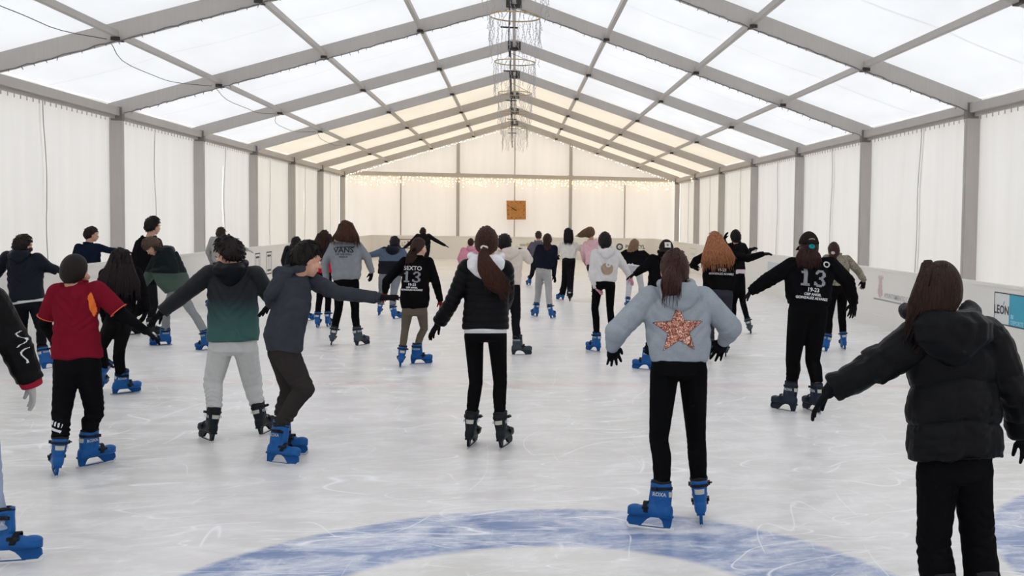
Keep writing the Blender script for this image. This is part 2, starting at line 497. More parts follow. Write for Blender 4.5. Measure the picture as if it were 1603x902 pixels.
for sx, nm in ((-1, 'left'), (1, 'right')):
    mb = MB(); mb.beam((sx*(HW-.03), fy(-3), HE+.07), (sx*(HW-.03), YE, HE+.07), .1, .15)
    mb.beam((sx*(HW+.03), fy(-3), HE-.03), (sx*(HW+.03), YE, HE-.03), .05, .06)
    for k in range(-2, K1):
        for q in range(1, 25): mb.beam((sx*(HW+.05), fy(k)+q*.2, HE-.06), (sx*(HW+.05), fy(k)+q*.2, HE-.12), .012, .012, (0, 1, 0))
    tag(build('eave_beam', mb, ALU), 'grey beam along the top of the %s tent wall' % nm, 'eave beam', 'eave beams')
# gable steelwork
t0 = FR[K1]; mb = MB(); mb.beam((-HW, .02, HE+.1), (HW, .02, HE+.1), .1, .17)
build('gable_beam', mb, ALU, t0)
for x, w, lab in ((-2.5, .14, 'left thick'), (2.55, .14, 'right thick'), (-5.0, .05, 'thin left'), (.02, .05, 'thin central'), (5.05, .05, 'thin right')):
    mb = MB(); top = zroof(x)+.02 if w > .1 or abs(x) < 1 else HE+.03
    mb.box(x-w/2, x+w/2, -.04, .1, 0, top)
    if w > .1: mb.box(x-w/2-.03, x+w/2+.03, -.05, .11, HE-.02, HE+.22)
    build('gable_post', mb, ALU, t0)
# hanging cable along the left purlin
mb = MB(); pts = []
xk = -.75*HW
for k in range(-2, 4):
    for q in range(12):
        v = q/12; pts.append((xk-.12-.25*math.sin(math.pi*v)*(k % 2 == 0)-.1*math.sin(2*math.pi*v)**2, fy(k)+BAY*v, zroof(xk)+.02-.16*math.sin(math.pi*v)))
mb.tube(pts, .006, 5)
tag(build('power_cable', mb, plain('grey rubber', 84, 84, 86, .6)), 'thin dark cable drooping along the left roof bar', 'cable')

# ------------------------------------------------------------------ rink barrier and its signs
BXR, BXL, BY, BH, RC = 6.32, -6.15, 44.7, 1.0, 0.35
BOARD = plain('white barrier plastic', 240, 237, 232, .38)
KICK = plain('yellowish kick strip', 216, 206, 180, .5)
def barrier(path, label):
    mb = MB()
    for i in range(len(path)-1):
        (x0, y0, nx0, ny0), (x1, y1, nx1, ny1) = path[i], path[i+1]
        def q(z0, z1, t0, t1):
            vs = [(x0+nx0*t0, y0+ny0*t0, z0), (x1+nx1*t0, y1+ny1*t0, z0), (x1+nx1*t1, y1+ny1*t1, z0), (x0+nx0*t1, y0+ny0*t1, z0)]
            vs += [(a, b, z1) for a, b, _ in vs]
            mb.add(vs, [(0,3,2,1),(4,5,6,7),(0,1,5,4),(1,2,6,5),(2,3,7,6),(3,0,4,7)])
        mb.cur = 0; q(0, BH, 0, .05)
        q(BH-.03, BH+.015, -.012, .062)
        mb.cur = 1; q(0, .2, -.012, 0.002)
    return tag(build('rink_barrier', mb, [BOARD, BOARD]), label, 'barrier', 'white barriers round the rink')
def arc(cx, cy, a0, a1, n=8):
    return [(cx+RC*math.cos(a), cy+RC*math.sin(a), math.cos(a), math.sin(a)) for a in np.radians(np.linspace(a0, a1, n))]
ysR = np.arange(-3, BY-RC+.01, 2.0)
bR = barrier([(BXR, y, 1, 0) for y in list(ysR)+[BY-RC]], 'long white rink barrier along the right wall with the blue sign')
bL = barrier([(BXL, y, -1, 0) for y in list(ysR)+[BY-RC]], 'long white rink barrier along the left wall')
bB = barrier(arc(BXL+RC, BY-RC, 180, 90)+[(x, BY, 0, 1) for x in np.arange(BXL+RC+1, BXR-RC-.6, 1.5)]+arc(BXR-RC, BY-RC, 90, 0), 'white rink barrier curving across the far end under the clock')
def sign_mb(parts, org, U, V, N):
    """parts: list of (verts2d, faces, mat index, lift)"""
    mb = MB(); org, U, V, N = [np.array(a, float) for a in (org, U, V, N)]
    for vs, fs, mi, lift in parts:
        mb.cur = mi
        w = [org+U*a[0]+V*a[1]+N*lift for a in vs]
        n = len(w)
        mb.add(w, fs)
    return mb
def rect(x0, x1, y0, y1): return [(x0, y0), (x1, y0), (x1, y1), (x0, y1)], [(0, 1, 2, 3)]
def frame2(x0, x1, y0, y1, w):
    out = []
    for r in ((x0, x1, y0, y0+w), (x0, x1, y1-w, y1), (x0, x0+w, y0, y1), (x1-w, x1, y0, y1)): out.append(rect(*r))
    return out
def disc(cx, cy, r, n=24, r0=0.0):
    if r0 == 0: return [(cx+r*math.cos(2*math.pi*i/n), cy+r*math.sin(2*math.pi*i/n)) for i in range(n)], [tuple(range(n))]
    vs = [(cx+q*math.cos(2*math.pi*i/n), cy+q*math.sin(2*math.pi*i/n)) for q in (r0, r) for i in range(n)]
    return vs, [(i, (i+1) % n, n+(i+1) % n, n+i) for i in range(n)]
def shift(vf, dx, dy): return [(a[0]+dx, a[1]+dy) for a in vf[0]], vf[1]
INK = plain('dark sign ink', 52, 54, 60, .5); CYAN = plain('cyan sign', 62, 168, 198, .45); WH = plain('sign white', 226, 228, 228, .45)
LCY = plain('pale cyan print', 150, 212, 232, .45); PINK = plain('faded crest red', 218, 190, 192, .5); GREYI = plain('faded grey print', 186, 184, 186, .5); BRN = plain('brown frame ink', 120, 104, 92, .5)
# right barrier: sign with cyan half (runs towards the viewer)
def onright(x, y): # photo pixel to barrier (y, z)
    d = ray(x, y); t = (BXR-CAM[0])/d[0]; p = CAM+t*d; return p[1], p[2]
ya, za = onright(1556, 504); yb, zb = onright(1560, 459)
y1, _ = onright(1603, 470)
L = (ya-y1)*1.0
parts = []
Ww = 0.62*(ya-onright(1582, 480)[0])/.62; hh = .0
x_mid = ya-onright(1580, 480)[0]; x_end = x_mid*2.35; z0, z1 = .49, .91
parts.append((*rect(0, x_mid, z0, z1), 0, .002)); parts.append((*rect(x_mid, x_end, z0, z1), 1, .002))
for r in frame2(0, x_end, z0, z1, .014): parts.append((*r, 2, .004))
parts.append((*shift(text_mesh('LEON', .155, offset=.004, sub=0), x_mid*.5, .68), 2, .004))
parts.append(([(x_mid*.60, .755), (x_mid*.64, .755), (x_mid*.70, .80), (x_mid*.67, .80)], [(0, 1, 2, 3)], 2, .004))
parts.append((*rect(x_mid+.05, x_mid+.12, .59, .645), 3, .004))
parts.append((*shift(text_mesh('DEPORTE', .075, 'LEFT', offset=.003, sub=0), x_mid+.05, .54), 3, .004))
o = build('sign', sign_mb(parts, (BXR, ya, 0), (0, -1, 0), (0, 0, 1), (-1, 0, 0)), [WH, CYAN, INK, LCY], bR, fix=False); o['label'] = 'white and cyan sign reading LEON'
# faded crest panel
ya, _ = onright(1368, 460)
parts = [(*rect(0, 1.9, .47, .475), 2, .003), (*rect(0, 1.9, .465, .49), 1, .003)]
for (a, b, w, h) in ((.3, .78, .13, .12), (.3, .64, .16, .18), (.22, .62, .06, .1), (.38, .6, .06, .1), (.3, .54, .1, .05)):
    parts.append((*rect(a-w/2, a+w/2, b-h/2, b+h/2), 0, .003+.0004*len(parts)))
for q in range(5): parts.append(([(.2+q*.05, .84), (.24+q*.05, .84), (.22+q*.05, .9)], [(0, 1, 2)], 0, .003))
parts.append((*shift(text_mesh('AYUNTAMIENTO DE LEÓN', .12, 'LEFT', sub=0, offset=.001), .5, .56), 1, .003))
o = build('sign', sign_mb(parts, (BXR, ya, 0), (0, -1, 0), (0, 0, 1), (-1, 0, 0)), [PINK, GREYI, INK], bR, fix=False); o['label'] = 'faded town council crest and lettering'
o = build('sign', sign_mb([(*r, 0, .003) for r in frame2(0, 1.3, .45, .85, .015)]+[(*shift(text_mesh('PISTA DE HIELO', .12, sub=0), .65, .64), 0, .003)], (BXR, onright(1080, 395)[0], 0), (0, -1, 0), (0, 0, 1), (-1, 0, 0)), [GREYI], bR, fix=False); o['label'] = 'faint grey framed panel'
o = build('sign', sign_mb([(*rect(0, 1.4, .5, .82), 0, .003)], (BXR, onright(1202, 412)[0], 0), (0, -1, 0), (0, 0, 1), (-1, 0, 0)), [plain('pale blue print', 206, 214, 218, .5)], bR, fix=False)
# left barrier: two framed bars
def onleft(x, y):
    d = ray(x, y); t = (BXL-CAM[0])/d[0]; p = CAM+t*d; return p[1], p[2]
for xa, xb in ((399, 407), (417, 425)):
    y0 = onleft(xa, 400)[0]; y1 = onleft(xb, 400)[0]
    Lm = y1-y0; parts = [(*r, 0, .003) for r in frame2(0, Lm, .28, .86, .03)]
    parts += [(*rect(Lm*.15, Lm*.85, z, z+.05), 0, .003) for z in (.36, .73)] + [(*rect(Lm*.3, Lm*.36, .4, .74), 1, .003), (*rect(Lm*.6, Lm*.66, .4, .74), 1, .003)]
    build('sign', sign_mb(parts, (BXL, y0, 0), (0, 1, 0), (0, 0, 1), (1, 0, 0)), [INK, GREYI], bL, fix=False)
# far barrier
def onback(x, y):
    d = ray(x, y); t = (BY-CAM[1])/d[1]; p = CAM+t*d; return p[0], p[2]
for xa in (567.5, 624.5):
    x0 = onback(xa, 380)[0]; parts = [(*r, 0, .006) for r in frame2(0, .54, .44, .86, .04)]
    parts += [(*rect(.12, .16, .56, .72), 1, .003), (*rect(.12, .34, .55, .6), 1, .003), (*rect(.36, .42, .55, .78), 0, .003), (*rect(.22, .28, .66, .74), 1, .003)]
    o = build('sign', sign_mb(parts, (x0, BY, 0), (1, 0, 0), (0, 0, 1), (0, -1, 0)), [BRN, GREYI], bB, fix=False)
    o['label'] = 'small square framed emblem'
x0 = onback(970, 384)[0]
parts = [(*disc(0, .62, .16, 28), 0, .006), (*disc(0, .62, .085, 24), 1, .010), (*disc(.02, .6, .05, 16), 2, .014)]
parts.append((*shift(text_mesh('POLICYL', .235, 'LEFT', sub=0, offset=.005), .26, .62), 0, .003))
o = build('sign', sign_mb(parts, (x0, BY, 0), (1, 0, 0), (0, 0, 1), (0, -1, 0)), [plain('navy print', 70, 74, 92, .5), WH, GREYI], bB, fix=False); o['label'] = 'round navy emblem with wide grey lettering'
for xa, w in ((814, .5), (900, .7)):
    x0 = onback(xa, 380)[0]
    build('sign', sign_mb([(*disc(w*.7, .66, .09, 20), 0, .003), (*rect(0, w*.5, .6, .7), 1, .003)], (x0, BY, 0), (1, 0, 0), (0, 0, 1), (0, -1, 0)), [plain('tan print', 206, 190, 150, .5), GREYI], bB, fix=False)

# ------------------------------------------------------------------ wall clock
OSB = NT('chipboard'); g = OSB.n('ShaderNodeTexCoord').outputs['Object']
v = OSB.n('ShaderNodeTexVoronoi'); v.inputs['Scale'].default_value = 22; OSB.l(OSB.mapping(g, (1, 1, 2.2), (0, .7, 0)), v.inputs['Vector'])
sx_ = OSB.n('ShaderNodeSeparateColor'); OSB.l(v.outputs['Color'], sx_.inputs[0])
OSBM = OSB.done(OSB.bsdf(OSB.mix(sx_.outputs[0], srgb(178, 118, 56), srgb(206, 148, 84)), .7))
pc = at(808, 329, YE-.09)
t = thing('wall_clock', 'square chipboard clock hanging on the far gable wall', 'clock', tuple(pc))
s = .44
mb = MB(); mb.prism([(-s, s*.96), (s*.97, s*.98), (s, -s*.96), (-s*.94, -s)], 1, -.02, .02, lambda u, v, w: (u, w, v)); build('board', mb, OSBM, t)
mb = MB()
for i in range(12):
    a = i*math.pi/6; r = .37/max(abs(math.sin(a)), abs(math.cos(a))) if i % 3 else .38
    r = min(r, .42); mb.box(r*math.sin(a)*.95-.02, r*math.sin(a)*.95+.02, -.034, -.018, r*math.cos(a)*.95-.02, r*math.cos(a)*.95+.02)
build('hour_marks', mb, plain('dark wood', 120, 72, 26, .6), t)
mb = MB(); mb.beam((.05, -.04, -.03), (-.24, -.04, .13), .02, .035, (0, 1, 0)); build('hand', mb, plain('dark wood', 112, 66, 22, .6), t)
mb = MB(); mb.beam((.03, -.05, -.02), (-.14, -.05, .07), .02, .045, (0, 1, 0)); build('hand', mb, plain('dark wood', 112, 66, 22, .6), t)

# ------------------------------------------------------------------ string lights
WARM = emit(255, 216, 150, 4.2); COLD = emit(255, 246, 228, 2.6)
WIRE = plain('pale wire', 200, 190, 170, .6)
bulb_w = MB(); bulb_w.ell((0, 0, 0), (.024, 0, 0), (0, .024, 0), (0, 0, .026), 8, 5); BW = bulb_w.mesh('bulb', WARM)
bulb_c = MB(); bulb_c.ell((0, 0, 0), (.017, 0, 0), (0, .017, 0), (0, 0, .02), 8, 5); BC = bulb_c.mesh('bulb', COLD)
def curtain(x0, x1, y, label, seed, ya=None):
    rnd = random.Random(seed)
    t = thing('light_curtain', label, 'string lights', (x0, y, HE), 'warm icicle lights on the gable beam')
    wires = MB(); wires.tube([(q*(x1-x0)/40, 0 if ya is None else (ya-y)*q/40, -.0-.02*abs(math.sin(q*.9))) for q in range(41)], .006, 4)
    rest = MB(); nb = 0; x = .03; spots = []
    while x < x1-x0:
        ln = rnd.choice((.15, .25, .38, .3, .2, .45)); yy = 0 if ya is None else (ya-y)*x/(x1-x0)
        wires.tube([(x+rnd.uniform(-.015, .015), yy, -ln*q/4) for q in range(5)], .004, 4)
        for q in range(int(ln/.13)+1): spots.append((x+rnd.uniform(-.03, .03), yy-.02, -q*.11-rnd.uniform(.02, .1)))
        x += rnd.uniform(.09, .17)
    rnd.shuffle(spots)
    build('wire', wires, WIRE, t)
    for p in spots[:90]: obj('bulb', BW, t, p)
    for p in spots[90:]: rest.ell(p, (.019, 0, 0), (0, .019, 0), (0, 0, .022), 6, 4)
    if rest.v:
        o = build('bulbs', rest, WARM, t, fix=False); o['kind'] = 'stuff'
curtain(-7.3, -2.55, YE-.1, 'warm fairy light curtain on the left third of the far beam', 1)
curtain(-2.45, 2.45, YE-.1, 'warm fairy light curtain in the middle of the far beam above the clock', 2)
curtain(2.6, 7.3, YE-.1, 'warm fairy light curtain on the right third of the far beam', 3)
curtain(7.25, 7.3, fy(5)+.1, 'short golden fairy light curtain on the last bay of the right wall', 4)
def curtain_side():
    pass
for sx, lab in ((-1, 'left'), (1, 'right')):
    rnd = random.Random(9+sx)
    t = thing('light_garland', 'string of cold white bulbs climbing the %s slope of the gable' % lab, 'string lights', (0, YE-.1, HR), 'garlands on the gable slopes')
    pts = [(sx*HW*.97*q/60, 0, zroof(HW*.97*q/60)-HR-.03-.025*(q % 2)) for q in range(61)]
    mb = MB(); mb.tube(pts, .006, 4); build('wire', mb, WIRE, t)
    n = 95
    for q in range(n):
        u = (q+rnd.random()*.8)/n
        if sx > 0 and rnd.random() < .45: continue
        obj('bulb', BC, t, (sx*HW*.97*u, -.02, zroof(HW*.97*u)-HR-.04-rnd.uniform(0, .06)))

# ------------------------------------------------------------------ hanging hoops with unlit icicle strands
HOOPM = plain('gold hoop', 186, 160, 112, .4, .5); STRM = plain('unlit light string', 176, 174, 178, .5)
strand_meshes = []
for q in range(5):
    rnd = random.Random(40+q); mb = MB(); L = (.62, .85, .74, .95, .5)[q]; p = [0, 0, 0]; pts = [tuple(p)]
    n = int(L/.05)
    for i in range(n):
        p = [p[0]*.6+rnd.uniform(-.02, .02), p[1]*.6+rnd.uniform(-.02, .02), p[2]-L/n]; pts.append(tuple(p))
    mb.tube(pts, .0035, 4)
    for i in range(1, len(pts)): 
        a = rnd.uniform(0, 6.28); c = pts[i]; mb.cone(c, (c[0]+.022*math.cos(a), c[1]+.022*math.sin(a), c[2]-.022), .006, .004, 5, False)
    strand_meshes.append(fixn(mb.mesh('light_strand', STRM)))
HORD = {-1: 'closest to the viewer, cut off by the picture top', 0: 'nearest of the row, dangling at the very top', 1: 'the largest fully seen, below the second arch', 2: 'below the third arch', 3: 'below the fourth arch', 4: 'fourth fully seen, under the cream roof', 5: 'fifth fully seen, under the cream roof', 6: 'farthest and smallest, in front of the gable'}
for k, hz in ((0, 5.75), (1, 5.8), (2, 5.68), (3, 5.55), (4, 5.5), (5, 5.45)):
    y = fy(k)-.35; x = .02
    t = thing('hanging_light', 'gold hoop hung with unlit icicle strings, '+HORD[k], 'hanging light', (x, y, hz), 'hoops of icicle lights under the ridge')
    R = .5
    mb = MB(); n = 36; vs = []; pts = [(R*math.cos(2*math.pi*i/n), R*math.sin(2*math.pi*i/n), 0) for i in range(n+1)]
    mb.tube(pts, .014, 6); build('hoop', mb, HOOPM, t)
    mb = MB(); mb.tube([(-.12, 0, HR-hz), (-.1, 0, (HR-hz)*.3), (-.12, 0, -.3), (-.1, 0, -.8)], .016, 6)
    for a in range(3): mb.tube([(-.1, 0, (HR-hz)*.6), (R*math.cos(a*2.1), R*math.sin(a*2.1), 0)], .005, 4)
    mb.beam((-.28, 0, -.22), (.06, 0, -.22), .02, .03)
    build('hanger', mb, plain('black cord', 46, 44, 46, .6), t)
    rnd = random.Random(k)
    for i in range(30):
        a = 2*math.pi*(i+rnd.random()*.5)/30
        o = obj('light_strand', strand_meshes[rnd.randrange(5)], t, (R*math.cos(a), R*math.sin(a), 0)); o.rotation_euler[2] = rnd.uniform(0, 6.28)
        if k >= 4 and i > 19: pass
# unlit wire string on the undersides of the front rafters
for k in (0, 1):
    for sx in (-1, 1):
        rnd = random.Random(k*3+sx); mb = MB(); y = fy(k)-.075
        pts = [(sx*HW*(.02+.96*q/90), y, zroof(HW*(.02+.96*q/90))+.0-rnd.uniform(0, .03)) for q in range(91)]
        mb.tube(pts, .009, 4)
        for q in range(0, 90, 2):
            c = pts[q]; mb.cone(c, (c[0]+rnd.uniform(-.03, .03), c[1], c[2]-rnd.uniform(.02, .06)), .007, .005, 5, False)
        tag(build('unlit_light_string', mb, [plain('dull wire', 120, 116, 116, .6)]), 'unlit light string under the %s rafter of the %s arch' % ('left' if sx < 0 else 'right', 'first' if k == 0 else 'second'), 'string lights', 'unlit strings under the rafters')
# ================================================================== SKATES (prototypes, toes towards +Y, blade on z=0)
def skate_protos():
    out = {}
    mb = MB()
    # toe-to-heel shell
    ys = [-.098, -.09, -.07, -.03, .02, .07, .11, .145, .168, .178]
    wd = [.012, .026, .036, .036, .037, .043, .045, .040, .026, .008]
    zt = [.115, .135, .15, .155, .15, .135, .125, .118, .11, .10]
    cs, As, Bs = [], [], []
    for y, w, z in zip(ys, wd, zt):
        c = (z+.074)/2; cs.append((0, y, c)); As.append((w, 0, 0)); Bs.append((0, 0, (z-.074)/2+.004))
    mb.loft(cs, As, Bs, 20, .72)
    # cuff leaning slightly forward
    cs, As, Bs = [], [], []
    for z, y, w, d in ((.09, -.03, .036, .05), (.14, -.033, .038, .052), (.18, -.032, .043, .054), (.22, -.026, .048, .058), (.262, -.018, .052, .062), (.27, -.016, .05, .060)):
        cs.append((0, y, z)); As.append((w, 0, 0)); Bs.append((0, d, .0))
    mb.loft(cs, As, Bs, 20, .85)
    # instep and tongue
    mb.loft([(0, .0, .12), (0, .03, .17), (0, .03, .235), (0, .035, .285)], [(.032, 0, 0), (.03, 0, 0), (.03, 0, 0), (.026, 0, 0)], [(0, .05, 0), (0, .022, 0), (0, .016, 0), (0, .01, 0)], 14)
    mb.ell((0, -.03, .18), (.049, 0, 0), (0, .03, 0), (0, 0, .03), 14, 8)    # ankle pivots
    mb.ell((0, .13, .11), (.043, 0, 0), (0, .05, 0), (0, 0, .026), 14, 8)
    boot = remesh(mb, .0045, 3)
    # holder: two towers joined by an arched bar
    mb = MB()
    th = .009
    def q(poly): mb.prism(poly, 0, -th, th, lambda u, v, w: (w, u, v))
    q([(-.098, .082), (-.094, .05), (-.088, .014), (-.052, .014), (-.046, .034), (-.036, .056), (-.018, .068), (.0, .071), (.0, .082)])
    q([(.0, .082), (.0, .071), (.03, .068), (.055, .056), (.075, .036), (.092, .014), (.160, .016), (.178, .036), (.174, .062), (.155, .082)])
    q([(-.06, .012), (-.055, .017), (.1, .017), (.105, .012)])
    mb.box(-.024, .024, -.098, -.0, .07, .084); mb.box(-.026, .026, 0, .155, .07, .084)
    holder = fixn(mb.mesh('blade_holder', []))
    mb = MB(); mb.prism([(-.112, .006), (-.10, 0), (.165, 0), (.182, .012), (.185, .03), (-.112, .02)], 0, -.002, .002, lambda u, v, w: (w, u, v))
    blade = fixn(mb.mesh('blade', []))
    mb = MB()
    def strap(z, y0, w, d, tilt=0.0, t=.011):
        pts = [(w*math.cos(a), y0+d*math.sin(a), z+tilt*math.sin(a)) for a in np.linspace(0, 2*math.pi, 25)]
        vs, fs = [], []
        for i, p in enumerate(pts):
            n = np.array([math.cos(2*math.pi*i/24), math.sin(2*math.pi*i/24), 0])
            for a, b in ((0, -t), (.004, -t), (.004, t), (0, t)): vs.append(np.array(p)+n*a+np.array([0, 0, b]))
        for i in range(24):
            for j in range(4): fs.append((i*4+j, i*4+(j+1) % 4, (i+1)*4+(j+1) % 4, (i+1)*4+j))
        mb.add(vs, fs)
    strap(.235, -.022, .052, .061, -.006, .009)
    mb.box(.045, .066, -.012, .03, .226, .246); mb.box(.05, .078, .004, .014, .232, .24); mb.box(-.064, -.048, -.01, .022, .227, .245)
    top_strap = fixn(mb.mesh('strap', []))
    mb = MB()
    pts = [(.043*math.cos(a), .055+.012*math.cos(a)*0, .108+.045*math.sin(a)) for a in np.linspace(-.25, math.pi+.25, 17)]
    vs, fs = [], []
    for i, p in enumerate(pts):
        a = -.25+(math.pi+.5)*i/16; n = np.array([math.cos(a), 0, math.sin(a)])
        for u, b in ((0, -.013), (.006, -.013), (.006, .013), (0, .013)): vs.append(np.array(p)+n*u+np.array([0, b+.012*math.sin(a), 0]))
    for i in range(16):
        for j in range(4): fs.append((i*4+j, i*4+(j+1) % 4, (i+1)*4+(j+1) % 4, (i+1)*4+j))
    mb.add(vs, fs); mb.box(.036, .056, .03, .085, .118, .136); mb.box(-.054, -.04, .04, .075, .115, .13)
    toe_strap = fixn(mb.mesh('strap', []))
    # liner collar
    mb = MB(); pts = [(.044*math.cos(a), -.016+.052*math.sin(a), .272+.004*math.sin(3*a)) for a in np.linspace(0, 2*math.pi, 25)]
    mb.tube(pts, .011, 8); liner = mb.mesh('liner', [])
    # label on the back of the cuff
    mb = MB(); vs = []
    for j, z in enumerate((.192, .222)):
        for i in range(9):
            a = -math.pi/2+(-.62+1.24*i/8); k = (z-.18)/.04
            vs.append(((.0435+.005*k)*math.cos(a)*1.06, -.032+.006*k+(.054+.004*k)*math.sin(a)*1.05, z))
    mb.add(vs, [(i, i+1, 9+i+1, 9+i) for i in range(8)]); label = mb.mesh('cuff_label', [])
    tv, tf = text_mesh('ROXA', .03, offset=.001, sub=0)
    mb = MB()
    logos = []
    for sx in (-1, 1):
        mb = MB(); mb.add([(sx*.0515, -.025+sx*q[0], .205+q[1]) for q in tv], tf); logos.append(mb.mesh('logo', []))
    for me in (boot, liner): me.polygons.foreach_set('use_smooth', [True]*len(me.polygons))
    cols = {'blue': ((10, 84, 152), (10, 76, 142), (22, 26, 34)), 'dark': ((14, 22, 30), (11, 18, 25), (18, 20, 24)), 'grey': ((60, 70, 80), (38, 46, 56), (24, 28, 32)), 'navy': ((28, 38, 54), (24, 32, 46), (24, 28, 34))}
    steel = plain('blade steel', 214, 216, 220, .3, .8); lab = plain('label paper', 190, 190, 180, .7)
    for k, (c1, c2, c3) in cols.items():
        root = bpy.data.objects.new('ice_skate', None)
        def part(nm, me, mat):
            mm = me.copy(); mm.materials.clear(); mm.materials.append(mat)
            return (nm, mm)
        out[k] = [part('boot', boot, plain(k+' boot plastic', *c1, .5, 0.0, .2 if k != 'blue' else .3)), part('blade_holder', holder, plain(k+' holder plastic', *c2, .55, 0.0, .2)), part('blade', blade, steel),
                  part('strap', top_strap, plain('black strap', *c3, .6, 0.0, .2)), part('strap', toe_strap, plain('black strap', *c3, .6, 0.0, .2)), part('liner', liner, plain('black liner', 22, 22, 26, .9)),
                  part('cuff_label', label, lab), part('logo', logos[0], plain('pale print', 176, 186, 198, .6)), part('logo', logos[1], plain('pale print', 176, 186, 198, .6))]
    return out
SK = skate_protos()

def nrm(v): v = np.array(v, float); return v/(np.linalg.norm(v)+1e-12)
def add_skate(P, col, pos, up, head, pitch=0.0, s=1.0, left=True):
    """pos: blade contact (local), up: shin direction, head: yaw in degrees (0 away, 90 to the right)"""
    h = math.radians(head); f = np.array([math.sin(h), math.cos(h), 0.0])
    r = np.array([math.cos(h), -math.sin(h), 0.0])
    up = nrm(up); lean = float(np.dot(up, r)); lean = max(-.35, min(.35, lean))
    u = nrm(np.array([0, 0, 1.0])+r*lean)
    r = nrm(np.cross(f, u))
    p = math.radians(pitch)      # positive: heel lifted
    f2 = f*math.cos(p)-u*math.sin(p); u2 = u*math.cos(p)+f*math.sin(p)
    mtx = Matrix.Identity(4)
    for i in range(3): mtx[i][0] = r[i]*s; mtx[i][1] = f2[i]*s; mtx[i][2] = u2[i]*s; mtx[i][3] = pos[i]
    root = None
    for k, (nm, me) in enumerate(SK[col]):
        if k == 0:
            root = bpy.data.objects.new('ice_skate', me); COL.objects.link(root); root.parent = P; root.matrix_local = mtx
            root['label'] = {'blue': 'blue plastic ice skate', 'dark': 'black ice skate', 'grey': 'grey ice skate', 'navy': 'dark navy ice skate'}[col]
        else: obj(nm, me, root)
    ankle = np.array(pos)+u2*.125*s-f2*.03*s
    cuff = np.array(pos)+u2*.25*s-f2*.02*s
    return ankle, cuff, f2, u2

# ================================================================== PEOPLE
def hand(mb, Wp, D, Np, Lax, s, g=1.0, curl=.35, spread=.28, bare=False):
    """Wp wrist, D direction, Lax thumb side axis, Np palm normal"""
    D = nrm(D); Lax = nrm(Lax-D*np.dot(Lax, D)); Np = nrm(np.cross(D, Lax))*(1 if np.dot(np.cross(D, Lax), Np) >= 0 else -1)
    pw, pt, pl = .038*s, .0135*s*g, .082*s
    cs = [Wp-D*.03*s, Wp, Wp+D*pl*.3, Wp+D*pl*.75, Wp+D*pl]
    mb.loft(cs, [Lax*w for w in (.024*s*g, .026*s*g, .035*s*g, .040*s*g, .037*s*g)], [Np*w for w in (.02*s*g, .019*s*g, .016*s*g, .014*s*g, .011*s*g)], 16, .85)
    for i, (off, ln) in enumerate(((.030, .064), (.010, .073), (-.011, .068), (-.030, .054))):
        b = Wp+D*(pl*(.92 if i in (0, 3) else .97))+Lax*off*s
        d1 = nrm(D+Lax*off/.03*spread*.55+Np*curl*.35); p1 = b+d1*ln*.5*s
        d2 = nrm(d1+Np*curl*.9); p2 = p1+d2*ln*.32*s
        d3 = nrm(d2+Np*curl*.6); p3 = p2+d3*ln*.22*s
        r = .0088*s*g if i < 3 else .0078*s*g
        mb.cone(b-d1*.012*s, p1, r*1.05, r, 10); mb.cone(p1, p2, r, r*.92, 10); mb.cone(p2, p3, r*.92, r*.78, 10)
    b = Wp+D*.022*s+Lax*.022*s; d1 = nrm(D*.75+Lax*.75+Np*.25); p1 = b+d1*.042*s
    d2 = nrm(D*1.0+Lax*.3+Np*.3); p2 = p1+d2*.03*s; p3 = p2+nrm(d2+Np*.2)*.02*s
    mb.cone(b, p1, .0125*s*g, .0105*s*g, 10); mb.cone(p1, p2, .0105*s*g, .0095*s*g, 10); mb.cone(p2, p3, .0095*s*g, .008*s*g, 10)

